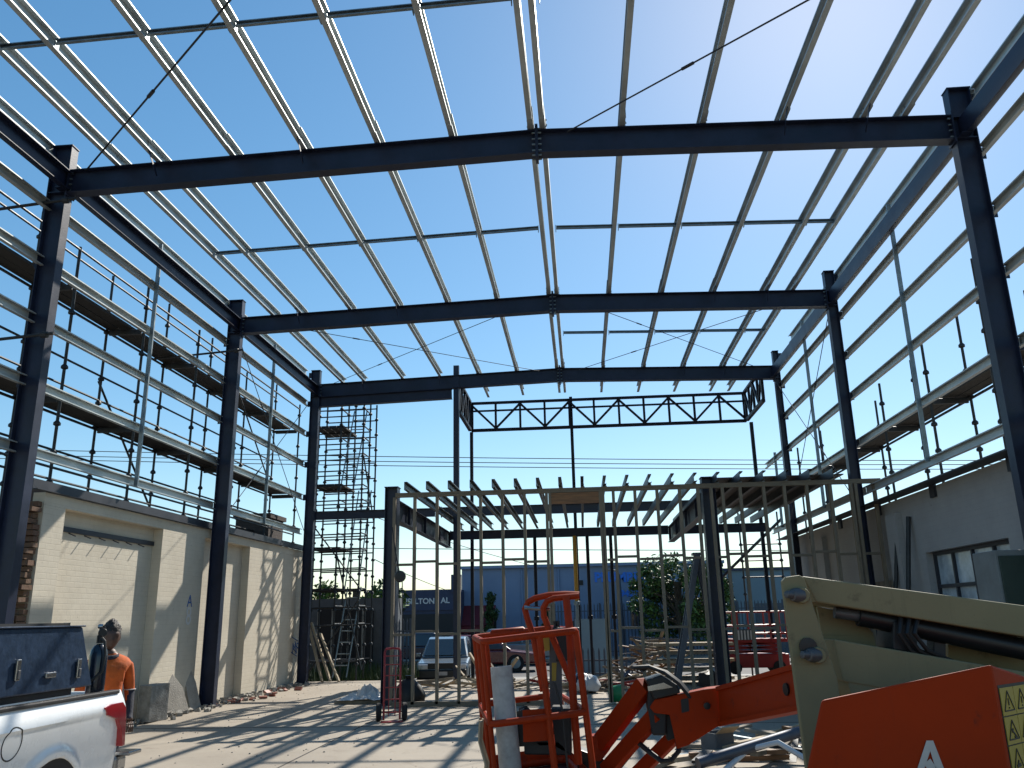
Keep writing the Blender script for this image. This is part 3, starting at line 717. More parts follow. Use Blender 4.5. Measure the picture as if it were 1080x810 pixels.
# loose inside rails level with the upper girts
ysR = [8.4, 10.8, 13.2, 15.6, 18.0, 20.4, 22.8, 25.2]
sr = scaffold('dark scaffold with one plank deck outside the right wall', 6.62, 7.35, ysR, [6.5, 7.1, 6.4, 6.9, 7.2, 6.6], (5.5,), 4.0, 'scaffolds around the shed', rails=())
# back left stair tower
t = thing('scaffold_tower', 'narrow dark scaffold stair tower behind the far left column', 'scaffold', (-7.3, 25.2, 0), 'scaffolds around the shed')
tx = (-8.15, -7.2, -6.5); ty = (24.4, 25.2, 26.0)
for x in tx:
    for y in ty:
        b = MB(); zt = 8.4+rng.uniform(-.05, .35); b.tube((x, y, .02), (x, y, zt), .027, 8); rosettes(b, x, y, .45, zt-.2); b.build('standard', 'scaff', t)
for z in (.5, 1.5, 2.0, 2.5, 3.1, 3.65, 4.1, 4.6, 5.1, 5.55, 6.0, 6.5, 7.0, 7.35, 7.9, 8.3):
    for y in ty: MB().tube((tx[0], y, z), (tx[2], y, z+.02), .021, 7).build('ledger', 'scaff', t)
    for x in tx: MB().tube((x, ty[0], z+.05), (x, ty[1], z+.05), .021, 7).build('transom', 'scaff', t)
for z in (2.53, 3.72, 5.6, 7.4):
    b = MB()
    for k in range(4): b.box((-7.95+k*.24, 25.15, z), (.22, 1.5, .05))
    b.build('deck_plank', 'plank', t)
for z0, z1, y in ((.1, 2.6, 24.6), (2.5, 5.6, 25.5), (5.5, 8.0, 24.7)):
    b = MB()
    for q in (-.2, .2): b.tube((-6.95+q, y-.3, z0), (-6.75+q, y+.25, z1), .02, 7)
    n = int((z1-z0)/.3)
    for k in range(1, n):
        f = k/n; b.tube((-7.15+.2*f, y-.3+.55*f, z0+(z1-z0)*f), (-6.75+.2*f, y-.3+.55*f, z0+(z1-z0)*f), .016, 6)
    b.build('ladder', 'galvdull', t)
for a, c in (((-8.1, 24.35, 4.6), (-6.5, 24.35, 2.6)), ((-6.5, 24.35, 2.2), (-7.9, 24.35, .2)), ((-7.2, 24.35, 3.6), (-6.3, 24.2, .3)), ((-6.48, 24.4, 6.5), (-6.48, 25.9, 4.6))):
    MB().tube(a, c, .022, 7).build('brace', 'scaff', t)
# right rear scaffold bits
t = thing('scaffold_bay', 'single scaffold bay with a raking brace behind the mezzanine at the right', 'scaffold', (5.3, 26.8, 0), 'scaffolds around the shed')
for x in (5.0, 6.2):
    b = MB(); b.tube((x, 26.9, GZ), (x, 26.9, 4.7), .027, 8); rosettes(b, x, 26.9, .2, 4.5); b.build('standard', 'scaff', t)
for z in (2.7, 3.2, 3.7, 4.2): MB().tube((5.0, 26.9, z), (6.2, 26.9, z), .022, 7).build('ledger', 'scaff', t)
MB().tube((3.9, 26.8, 2.35), (6.3, 26.8, 4.45), .045, 8).build('brace', 'scaff', t)
# ------------------------------------------------------------------ boom lift (one machine)
lift = thing('boom_lift', 'orange and cream articulated boom lift reaching in from the right foreground', 'boom lift', (2.2, 4.2, 0))
def Pp(pts, y): return [P(u, v, Y=y) for u, v in pts]
# hood
C1 = P(1080, 712, Y=3.80); Bt = P(1045, 700, Y=3.6); dBC = (C1-Bt); dBC = dBC/dBC.x
Cc = Bt+dBC*.75
top = [P(866, 738, Y=3.6), Bt, Cc, Vector((Cc.x, 4.6, 1.16)), Vector((2.1, 4.5, 1.22)), Vector((1.25, 4.5, 1.10))]
bot = [Vector((p.x-(.27 if i in (0, 5) else 0), p.y, .5)) for i, p in enumerate(top)]
b = MB(); n = len(top); b.add(bot+top, [tuple(range(n))[::-1], tuple(range(n, 2*n))]+[(i, (i+1) % n, n+(i+1) % n, n+i) for i in range(n)])
hood = b.build('hood', 'orange', lift, bevel=.012)
# warning stickers on the turned face
nrm = Vector((dBC.y, -1, 0)).normalized()*1.0
if nrm.y > 0: nrm = -nrm
xd = Vector((1, dBC.y, 0)).normalized(); zd = Vector((0, 0, 1))
def face(u, v):  # point on turned face plane
    d = _F+_R*((u-540)/CF)-_U*((v-405)/CF); t = (Bt-O0).dot(nrm)/d.dot(nrm); return O0+d*t
s0 = face(1052.5, 724.5); sw, sh = .125, .096
bk = MB()
rows = [.108, .105, .11, .10]
zc = 0
for r_ in range(4):
    hgt = rows[r_]
    for c_ in range(2):
        org = s0+xd*(c_*sw)-zd*(zc+hgt)+nrm*.002
        a = [org, org+xd*(sw-.004), org+xd*(sw-.004)+zd*(hgt-.005), org+zd*(hgt-.005)]
        st = MB().prism(a, nrm*.0025).build('warning_sticker', 'yellow', hood)
        o2 = org+nrm*.004; cx_ = sw/2-.002
        k = MB(); T = [o2+xd*(cx_-.045)+zd*.017, o2+xd*(cx_+.045)+zd*.017, o2+xd*cx_+zd*(hgt-.018)]
        for p, q in ((0, 1), (1, 2), (2, 0)): k.bar(T[p], T[q], .0045, .002, nrm)
        m_ = o2+xd*cx_
        if r_ == 0:
            k.bar(m_+zd*.036, m_+zd*.062, .006, .002, nrm); k.bar(m_+zd*.024, m_+zd*.030, .006, .002, nrm)
        elif r_ == 1:
            k.bar(m_-xd*.014+zd*.053, m_+xd*.018+zd*.028, .007, .002, nrm); k.bar(m_-xd*.012+zd*.042, m_+zd*.055, .006, .002, nrm); k.bar(m_+xd*.004+zd*.024, m_+xd*.026+zd*.024, .008, .002, nrm)
        else:
            k.bar(m_-xd*.018+zd*.03, m_+xd*.018+zd*.034, .012, .002, nrm); k.bar(m_-xd*.01+zd*.034, m_+xd*.004+zd*.05, .007, .002, nrm)
        if False: k
        k.build('warning_symbol', 'ink', hood)
    zc += hgt
bkf = [s0-xd*.006+zd*.006, s0+xd*(2*sw+.004)+zd*.006, s0+xd*(2*sw+.004)-zd*(zc+.004), s0-xd*.006-zd*(zc+.004)]
MB().prism([p+nrm*.0004 for p in bkf], nrm*.001).build('sticker_backing', 'ink', hood)
# pale triangular letter mark on the big face
yF = 3.597
A = lambda u, v: P(u, v, Y=yF)
lg = MB(); lg.prism([A(967, 812), A(977, 781), A(984, 781), A(996, 812), A(996, 830), A(989, 818), A(981, 792), A(972, 818)], (0, -.002, 0))
lg.prism([A(974, 806), A(981, 800), A(989, 812), A(984, 818)], (0, -.002, 0)); lg.build('letter_mark', 'decal', hood)
# chassis and wheels below
MB().box((1.9, 3.75, .62), (1.7, 1.3, .22)).build('turntable', 'blackm', lift, bevel=.01)
MB().box((1.9, 3.75, .42), (2.3, 1.0, .26)).build('chassis', 'orange', lift, bevel=.01)
for x in (1.05, 2.85):
    for y in (3.05, 4.5):
        wv = MB(); wv.lathe([(.2, -.13), (.37, -.13), (.40, -.08), (.40, .08), (.37, .13), (.2, .13)], (x, y, .40), (0, 1, 0), 24); wl = wv.build('wheel', 'tyre', lift)
        MB().lathe([(.05, -.14), (.2, -.12), (.2, .12), (.05, .14)], (x, y, .40), (0, 1, 0), 16).build('rim', 'cream', wl)
# cream riser plates
rp = [(825, 613), (829, 608.5), (843, 606.5), (848, 609), (883, 715), (887, 740), (887, 860), (857, 860)]
MB().prism(Pp(rp, 4.55), (0, .045, 0)).build('riser_plate', 'cream', lift, bevel=.006)
fr = [p+Vector((.15, .47, 0)) for p in Pp(rp, 4.55)]
MB().prism(fr, (0, .045, 0)).build('riser_plate', 'cream', lift, bevel=.006)
def arm(pts, y, th, name='arm', mm='cream'): return MB().prism(pts, (0, th, 0)).build(name, mm, lift, bevel=.008)
ua0, ua1, ub0, ub1 = P(846, 607.5, Y=4.61), P(1080, 638.5, Y=4.61), P(861, 635, Y=4.61), P(1080, 671.5, Y=4.61)
def ex(a, c, x): return a+(c-a)*((x-a.x)/(c.x-a.x))
arm([ua0, ex(ua0, ua1, 3.4), ex(ub0, ub1, 3.4), ub0], 4.61, .39, 'upper_arm')
la0, la1, lb0 = P(879, 674, Y=4.615), P(1054, 704, Y=4.615), P(889, 719, Y=4.615)
lb1 = lb0+(la1-la0)
arm([la0, ex(la0, la1, 3.3), ex(lb0, lb1, 3.3), lb0], 4.615, .38, 'lower_arm')
# round eye at the root of the lower arm
MB().lathe([(.02, -.02), (.10, -.02), (.10, .4), (.02, .4)], P(915, 722, Y=4.64), (0, 1, 0), 20).build('arm_lug', 'cream', lift)
# inside: cylinder, far link, blocks
MB().tube(P(905, 649, Y=4.72), P(1100, 689, Y=4.72), .055, 14).build('hydraulic_cylinder', 'blackm', lift)
MB().tube(P(880, 646, Y=4.72), P(910, 650, Y=4.72), .03, 12).build('cylinder_rod', 'greymetal', lift)
MB().prism(Pp([(862, 640), (905, 648), (921, 668), (924, 682), (915, 688), (868, 676)], 4.85), (0, .03, 0)).build('link_plate', 'cream', lift)
MB().prism(Pp([(942, 655), (968, 660), (968, 690), (942, 685)], 4.66), (0, .26, 0)).build('valve_block', 'black', lift, bevel=.008)
MB().prism(Pp([(985, 672), (998, 674), (998, 700), (985, 697)], 4.72), (0, .1, 0)).build('valve_block', 'black', lift, bevel=.006)
MB().prism(Pp([(1000, 680), (1090, 690), (1090, 715), (1000, 700)], 4.9), (0, .04, 0)).build('link_plate', 'cream', lift)
for k in range(3):
    MB().path([P(950+k*9, 652, Y=4.65), P(948+k*8, 668, Y=4.6), P(960+k*9, 686, Y=4.64), P(990+k*10, 700, Y=4.7)], .012, 7).build('hose', 'black', lift)
for u, v in ((845, 628), (862, 691)):
    q = P(u, v, Y=4.54); ax = Vector((-.86, -.5, .06)).normalized()
    MB().lathe([(.040, -.02), (.042, .0), (.040, .02), (.036, .026)], q, (0, -1, 0), 16).build('pivot_boss', 'cream', lift)
    MB().lathe([(.036, 0), (.038, .03), (.03, .06), (.022, .065), (.018, .10), (.008, .105)], q, ax, 12).build('grease_fitting', 'greymetal', lift)
MB().lathe([(.045, 0), (.045, .012), (.02, .014)], P(852, 682, Y=4.545), (0, -1, 0), 14).build('pin_cap', 'blackm', lift)
# orange main boom: tapering box from the riser to the knuckle
bA0, bA1, bB0, bB1 = P(846, 701, Y=4.98), P(846, 746, Y=4.98), P(757, 726.5, Y=6.3), P(759, 764, Y=6.3)
def boom(a0, a1, c0, c1, th, name):
    d = (c0-a0).normalized(); s_ = d.cross(Vector((0, 0, 1))).normalized()
    if s_.y < 0: s_ = -s_
    return MB().prism([a0, a1, c1, c0], s_*th).build(name, 'orange', lift, bevel=.006), s_
bm_, sdv = boom(bA0, bA1, bB0, bB1, .22, 'main_boom')
for a0, a1 in ((bA0, bB0), (bA1, bB1)):
    o = a0.lerp(a1, 0)
    MB().bar(a0-sdv*.008, a1-sdv*.008, .016, .028).build('flange', 'orange', lift)
MB().lathe([(.035, -.004), (.035, .008), (.015, .01)], P(833, 727, Y=5.17)-sdv*.02, -sdv, 12).build('pin_cap', 'blackm', lift)
kh = [(690, 738), (742, 727), (759, 725), (762, 763), (726, 786), (714, 790), (706, 754), (690, 752), (685, 746)]
b = MB(); b.prism(Pp(kh, 6.32), (.05, .2, 0)); b.build('boom_head', 'orange', lift, bevel=.006)
MB().prism(Pp([(718, 738), (726, 736), (727, 750), (719, 752)], 6.317), (0, .006, 0)).build('window_slot', 'black', lift)
MB().lathe([(.024, 0), (.024, .012), (.01, .014)], P(745.5, 744.5, Y=6.315), (0, -1, 0), 12).build('pin_cap', 'blackm', lift)
# jib and knuckle
def jb(u0, v0, u1, v1, w_, th, y0, y1, name, m_='orange'):
    a, c = P(u0, v0, Y=y0), P(u1, v1, Y=y1)
    return MB().bar(a, c, th, w_, Vector((0, 0, 1))).build(name, m_, lift, bevel=.006)
jb(681, 722, 633, 785, .125, .1, 6.45, 6.75, 'jib_bar'); jb(694, 752, 640, 812, .10, .1, 6.4, 6.7, 'jib_bar'); jb(716, 772, 664, 824, .09, .09, 6.5, 6.75, 'jib_bar')
jb(700, 745, 634, 826, .08, .07, 6.55, 6.85, 'jib_cylinder', 'blackm')
MB().prism(Pp([(620, 777), (640, 774), (644, 790), (634, 803), (622, 803)], 6.7), (0, .14, 0)).build('jib_lug', 'orange2', lift, bevel=.008)
MB().prism(Pp([(610, 790), (636, 800), (670, 818), (640, 840), (608, 822)], 6.8), (0, .2, 0)).build('rotator', 'blackm', lift, bevel=.01)
MB().prism(Pp([(684, 716), (694, 714), (704, 738), (703, 776), (688, 776), (683, 745)], 6.36), (0, .2, 0)).build('knuckle_guard', 'black', lift, bevel=.015)
MB().prism(Pp([(700, 752), (708, 754), (714, 778), (704, 782)], 6.40), (0, .16, 0)).build('knuckle_guard', 'black', lift, bevel=.01)
MB().prism(Pp([(681, 717), (698, 712), (714, 722), (718, 731), (690, 738)], 6.30), (0, .24, 0)).build('hose_tray', 'blackm', lift, bevel=.01)
MB().prism(Pp([(683, 724), (700, 720), (710, 725), (684, 729)], 6.285), (0, .02, 0)).build('tray_plate', 'chrome', lift)
for k in range(4):
    y = 6.3+.05*k
    MB().path([P(668+k*3, 704+k, Y=y), P(684, 703, Y=y), P(700+k, 709, Y=y), P(716+k, 721, Y=y), P(728+k, 736, Y=y+.03)], .014, 7).build('hose', 'black', lift)
MB().path([P(714, 778, Y=6.45), P(716, 792, Y=6.4), P(708, 802, Y=6.35), P(698, 803, Y=6.4), P(686, 794, Y=6.45), P(674, 784, Y=6.5)], .018, 8).build('hose', 'black', lift)
# basket ------------------------------------------------------------
T0 = P(509, 677, Y=6.0)
ex_ = Vector((.978, .17, .092)).normalized(); ey_ = Vector((-.20, .97, .0)); ey_ = (ey_-ex_*ey_.dot(ex_)).normalized(); ez_ = ex_.cross(ey_)
def Bk(x, y, z): return T0+ex_*x+ey_*y+ez_*(z-1.1)
BW, BL = .665, 1.32; RT = .024
fl = MB(); fl.prism([Bk(0, 0, 0), Bk(BW, 0, 0), Bk(BW, BL, 0), Bk(0, BL, 0)], ez_*.03)
basket = fl.build('basket', 'blackm', lift)
def tb(pts, name='rail', m_='orange2', r=RT, closed=False): return MB().path(pts, r, 9, closed).build(name, m_, basket)
def rrect(z, rad=.07):
    out = []
    for cx_, cy_, a0 in ((rad, rad, 180), (BW-rad, rad, 270), (BW-rad, BL-rad, 0), (rad, BL-rad, 90)):
        for k in range(4):
            a = R(a0+30*k); out.append(Bk(cx_+rad*math.cos(a), cy_+rad*math.sin(a), z))
    return out
tb(rrect(1.10), closed=True); tb(rrect(.56), closed=True); tb(rrect(.06), closed=True, r=.03)
kp = MB()
rr = rrect(.05); kk = len(rr)
for i in range(kk):
    a, c = rr[i], rr[(i+1) % kk]; kp.prism([a, c, c+ez_*.11, a+ez_*.11], (ey_*.004 if i < 8 else -ey_*.004))
kp.build('kick_plate', 'orange2', basket)
for x, y in ((.0, .04), (BW, .04), (.0, BL-.05), (BW, BL-.05), (0, .66), (.40, 0)):
    tb([Bk(x, y, .05), Bk(x, y, 1.1)], 'post', r=.018 if x == 0 else .024)
# far end rounded gate loop
tb([Bk(.1, BL+.01, .6), Bk(.1, BL+.01, 1.05), Bk(.16, BL+.01, 1.12), Bk(.42, BL+.01, 1.12), Bk(.5, BL+.01, 1.04), Bk(.53, BL+.01, .6)], 'gate', r=.022)
# right side console hoops
yh = 6.55
hp = lambda pts, y: [P(u, v, Y=y) for u, v in pts]
tb(hp([(566, 690), (563, 672), (556, 652), (553.5, 642), (557, 635), (564, 631), (579, 627.5), (596, 626.5), (611, 627)], yh), 'guard_hoop')
tb(hp([(602, 718), (591, 692), (579, 664), (573.5, 650), (573, 641), (577, 634), (584, 631), (598, 629.5), (611, 628.5)], yh-.12), 'guard_hoop')
tb([P(597, 630, Y=6.4), P(600.5, 664, Y=6.3), P(605, 745, Y=6.25), P(610, 806, Y=6.25)], 'post', r=.028)
tb([P(566, 690, Y=yh), P(578, 742, Y=yh)], 'post', r=.022)
MB().tube(P(553, 641, Y=yh-.06), P(580, 642.5, Y=yh-.06), .016, 8).build('handle', 'chrome', basket)
MB().prism(Pp([(585, 668), (611, 667), (611, 696), (586, 698)], 6.6), (0, .16, 0)).build('control_console', 'black', basket, bevel=.01)
MB().box(P(598, 664, Y=6.66), (.19, .2, .03)).build('console_top', 'greymetal', basket, bevel=.006)
for u in (586, 589, 604): MB().tube(P(u, 664, Y=6.62), P(u-1, 655, Y=6.62), .011, 6, .016).build('joystick', 'black', basket)
MB().path([P(592, 665, Y=6.6), P(585, 660, Y=6.58), P(582, 668, Y=6.56), P(584, 680, Y=6.58)], .008, 6).build('cable', 'black', basket)
MB().prism(Pp([(579, 668), (592, 668), (593, 745), (580, 747)], 6.72), (0, .08, 0)).build('mast', 'greymetal', basket, bevel=.006)
MB().prism(Pp([(582, 699), (587, 699), (586.5, 718), (582, 718)], 6.714), (0, .003, 0)).build('mast_sticker', 'yellow', basket)
MB().prism(Pp([(572, 673), (579, 671), (580, 686), (574, 687)], 6.70), (0, .003, 0)).build('mast_sticker', 'yellow', basket)
MB().prism(Pp([(551, 749), (579, 747), (580, 781), (552, 783)], 6.12), (0, .012, 0)).build('orange_panel', 'orange', basket, bevel=.004)
MB().prism(Pp([(546, 752), (551, 750), (553, 796), (603, 797), (602, 747), (581, 747), (581, 784), (547, 786)], 6.3), (0, .25, 0)).build('battery_cover', 'black', basket, bevel=.01)
MB().path([Bk(.47, .02, .78), Bk(.50, .01, .6), Bk(.49, .02, .2)], .008, 6).build('cable', 'black', basket)
for k in range(8):
    a = Bk(rng.uniform(.25, .6), rng.uniform(.15, .5), .05); MB().bar(a, a+Vector((rng.uniform(-.12, .12), rng.uniform(-.1, .1), .05+rng.uniform(0, .08))), .03, .01).build('scrap', rng.choice(['chrome', 'palewood', 'blackm']), basket)
# white pipe standing in the basket
a = Bk(.115, .2, .032); c = P(528.5, 703, Y=6.24)
t = thing('plastic_pipe', 'length of scuffed off-white pipe standing upright in the orange basket', 'pipe', a)
d = (c-a).normalized()
b = MB(); L = (c-a).length
b.lathe([(.078, 0), (.078, L), (.070, L+.001), (.070, L-.3)], a, d, 24); b.build('tube', 'pvc', t)
# rag bundle hung on the left of the basket
t = thing('rope_bundle', 'frayed pale rope bundle hanging on the lower left of the basket', 'rope', Bk(-.03, .15, .4))
for k in range(10):
    y = rng.uniform(.02, .3); x = -.035-rng.uniform(0, .04)
    MB().path([Bk(x, y, .58), Bk(x-.02, y+.02, .45), Bk(x+.01, y-.02, .3), Bk(x-.01, y+rng.uniform(-.05, .05), .12+rng.uniform(0, .12))], .006, 5).build('strand', 'palewood', t)

# ------------------------------------------------------------------ ute with toolbox
ute = thing('pickup_ute', 'white utility pickup with a steel toolbox, tail end in the left foreground', 'ute', (-4.85, 4.5, 0))
UX, TY, UR = -3.87, 7.20, 1.12
WY, WZ, AR = 6.27, .33, .385
def side_x(y, z, out=True):
    x = UX
    zc_ = .965+.012*(y-6)
    if z > zc_: x -= .075*((z-zc_)/.16)**1.15
    else: x -= .012*min(1, (zc_-z)/.02)+.055*((zc_-z)/.45)
    d = math.hypot(y-WY, z-WZ)
    if d < AR+.09: x += .028*min(1, (AR+.09-d)/.03)
    if y > TY-.05: x -= .03*((y-TY+.05)/.05)**2
    return x
ysv = [4.62+i*(TY-4.62)/64 for i in range(65)]; zsv = [.46+i*(UR-.46)/30 for i in range(31)]
def sidepanel(sgn, cx):
    g = MB(); idx = {}
    def vert(i, j):
        y, z = ysv[i], zsv[j]
        dy, dz = y-WY, z-WZ; d = math.hypot(dy, dz)
        if d < AR: y, z = WY+dy/d*AR if d > 1e-4 else WY, WZ+dz/d*AR if d > 1e-4 else WZ+AR
        x = side_x(y, z)
        return Vector((cx+sgn*(x-cx), y, z))
    for i in range(65):
        for j in range(31): idx[i, j] = len(g.v); g.v.append(vert(i, j))
    for i in range(64):
        for j in range(30):
            cs = [(i, j), (i+1, j), (i+1, j+1), (i, j+1)]
            ins = [math.hypot(ysv[a]-WY, zsv[b_]-WZ) < AR for a, b_ in cs]
            if all(ins): continue
            g.f.append([idx[c_] for c_ in cs]); g.sm.append(True); g.mi.append(0)
    return g
CXU = UX-.93
for sgn in (1, -1):
    s_ = sidepanel(sgn, CXU).build('tub_side', 'white', ute)
    sol = s_.modifiers.new('solid', 'SOLIDIFY'); sol.thickness = .03; sol.offset = -1 if sgn == 1 else -1
X_ = lambda x: CXU+x
MB().box((CXU, 5.87, .62), (1.74, 2.45, .04)).build('tub_floor', 'black', ute)
MB().box((CXU, TY-.035, .82), (1.62, .06, .58)).build('tailgate', 'white', ute, bevel=.015)
MB().box((CXU, 4.65, .86), (1.76, .05, .5)).build('tub_front', 'white', ute, bevel=.01)
for sgn in (1, -1):
    MB().box((CXU+sgn*.855, 5.87, UR-.01), (.075, 2.47, .03)).build('tub_rail', 'black', ute, bevel=.008)
# rear bumper
MB().box((CXU, TY+.12, .52), (1.7, .17, .13)).build('bumper', 'chrome', ute, bevel=.03)
MB().box((UX-.10, TY+.17, .60), (.22, .20, .03)).build('bumper_step', 'chrome', ute, bevel=.008)
# tail lamps
tl = [(111, 746.5), (118, 742.5), (130, 740.5), (133, 746), (133, 760), (131.5, 786), (128.5, 787), (127.5, 768), (124, 758.5), (114, 754.5)]
for sgn in (1, -1):
    pts = [P(u, v, X=UX+.002) for u, v in tl]
    pts = [Vector((CXU+sgn*(UX-.02-CXU), min(p.y, TY+.03), p.z)) for p in pts]
    lm = MB().prism([q_-Vector((sgn*.06, 0, 0)) for q_ in pts], (sgn*.085, 0, 0)).build('tail_light', 'redlens', ute, bevel=.006)
    MB().prism([Vector((CXU+sgn*(UX-.035-CXU), TY+.004, z)) for z in (.70, .76)]+[Vector((CXU+sgn*(UX-.15-CXU), TY+.004, z)) for z in (.76, .70)], (0, .015, 0)).build('reversing_lens', 'clearlens', lm)
# fuel flap: thin ring groove and flap
fc = P(14.5, 785, X=UX-.008)
MB().path([Vector((side_x(fc.y+.10*math.cos(a), fc.z+.105*math.sin(a))-.002, fc.y+.10*math.cos(a), fc.z+.105*math.sin(a))) for a in [2*math.pi*k/28 for k in range(28)]], .006, 6, True).build('fuel_flap', 'black', ute)
# wheels
for sgn in (1, -1):
    for y in (WY, WY-3.15):
        x = CXU+sgn*.80
        wv = MB().lathe([(.2, -.11), (.31, -.12), (.33, -.08), (.33, .08), (.31, .12), (.2, .11)], (x, y, .33), (1, 0, 0), 28).build('wheel', 'tyre', ute)
        MB().lathe([(.04, -.10), (.21, -.09), (.215, .09), (.04, .10)], (x, y, .33), (1, 0, 0), 20).build('rim', 'galvdull', wv)
        MB().lathe([(.36, -.12), (.385, -.12), (.385, .10), (.36, .10)], (x, y, .34), (1, 0, 0), 28).build('wheel_well', 'black', ute)
# cab and bonnet
cp = [(4.58, .42), (4.58, 1.12), (4.42, 1.72), (4.1, 1.78), (3.3, 1.76), (2.75, 1.5), (2.55, 1.16), (1.98, 1.06), (1.86, .9), (1.84, .42)]
b = MB(); b.prism([(CXU-.86, y, z) for y, z in cp], (1.72, 0, 0)); b.build('cab', 'white', ute, bevel=.05)
for sgn in (1, -1):
    xx = CXU+sgn*.861
    for q in ([(4.3, 1.14), (4.2, 1.62), (3.72, 1.64), (3.72, 1.14)], [(3.64, 1.14), (3.64, 1.63), (3.3, 1.62), (2.95, 1.45), (2.72, 1.16)]):
        MB().prism([(xx, y, z) for y, z in q], (sgn*.006, 0, 0)).build('side_window', 'glass', ute)
    MB().box((CXU+sgn*.7, 1.85, .82), (.3, .06, .16)).build('headlight', 'clearlens', ute, bevel=.02)
MB().prism([(CXU-.7, 3.26, 1.735), (CXU+.7, 3.26, 1.735), (CXU+.76, 2.60, 1.235), (CXU-.76, 2.60, 1.235)], (0, -.02, .02)).build('windscreen', 'glass', ute)
# toolbox resting on the tub
tx0 = UX-.10
q = lambda u, v: P(u, v, X=tx0)
y1b, y1t = q(97, 724).y, q(90, 663).y
zb_, zt_ = UR+.06, q(50, 662).z
t = thing('steel_toolbox', 'dark blue steel toolbox sitting on the tub of the white ute', 'toolbox', (tx0-.3, 5.8, UR+.015))
b = MB()
vs = [(tx0, 4.75, zb_), (tx0, y1b, zb_), (tx0-.62, y1b, zb_), (tx0-.62, 4.75, zb_), (tx0-.02, 4.80, zt_), (tx0-.02, y1t, zt_), (tx0-.60, y1t, zt_), (tx0-.60, 4.80, zt_)]
b.add(vs, [(0, 3, 2, 1), (4, 5, 6, 7), (0, 1, 5, 4), (1, 2, 6, 5), (2, 3, 7, 6), (3, 0, 4, 7)]); b.build('box', 'navybox', t, bevel=.012)
MB().box((tx0-.31, 5.75, UR+.035), (.56, 1.6, .045)).build('runner', 'black', t)
MB().box((tx0-.31, (4.8+y1t)/2, zt_+.006), (.62, y1t-4.78, .012)).build('lid', 'navybox', t, bevel=.004)
for u in (17.5, 82):
    c = q(u, 707 if u < 50 else 705); c.x += .008
    lt = MB().box(c, (.02, .045, .145)).build('latch', 'chrome', t, bevel=.006)
    MB().box(c+Vector((.012, 0, -.03)), (.012, .03, .06)).build('latch_lever', 'greymetal', lt, bevel=.004)
c = q(52, 712); c.x += .01
MB().box(c, (.018, .12, .04)).build('handle', 'chrome', t, bevel=.006)
# rack bar end
t = thing('rack_bar', 'black load bar sticking out past the top of the toolbox', 'bar', (tx0-.35, y1t+.1, zt_))
MB().bar((tx0-.3, 4.9, zt_+.018), (tx0-.3, y1t+.22, zt_+.018), .05, .03).build('bar', 'black', t)
MB().box((tx0-.3, y1t+.225, zt_+.018), (.055, .012, .035)).build('end_cap', 'chrome', t)
# gas bottle in the tub
gb = P(104, 690, X=-4.055)
t = thing('gas_bottle', 'dark round-shouldered gas bottle standing in the tub behind the toolbox', 'gas bottle', (gb.x, gb.y, .64))
gt = P(103, 679, Y=gb.y).z
MB().lathe([(.06, 0), (.072, .02), (.072, gt-.64-.10), (.062, gt-.64-.05), (.04, gt-.64-.015), (.02, gt-.64)], (gb.x, gb.y, .64), n=24).build('cylinder', 'gasblue', t)
MB().lathe([(.028, 0), (.028, .06), (.016, .07), (.016, .12), (.03, .125), (.03, .14)], (gb.x, gb.y, gt+.005), n=12).build('valve', 'blackm', t)
MB().lathe([(.03, 0), (.035, .01), (.035, .03), (.03, .035)], (gb.x+.03, gb.y-.03, gt+.09), (.6, -.8, 0), 14).build('gauge', 'blackm', t)
MB().lathe([(.018, 0), (.02, .01), (.02, .03), (.018, .035)], (gb.x-.01, gb.y-.03, gt+.14), (.9, .3, 0), 14).build('gauge', 'chrome', t)
MB().path([(gb.x+.02, gb.y-.02, gt+.05), (gb.x+.07, gb.y-.05, gt+.02), (gb.x+.085, gb.y-.05, gt-.08), (gb.x+.08, gb.y-.06, gt-.22), (gb.x+.0, gb.y-.10, gt-.3)], .012, 7).build('hose', 'black', t)

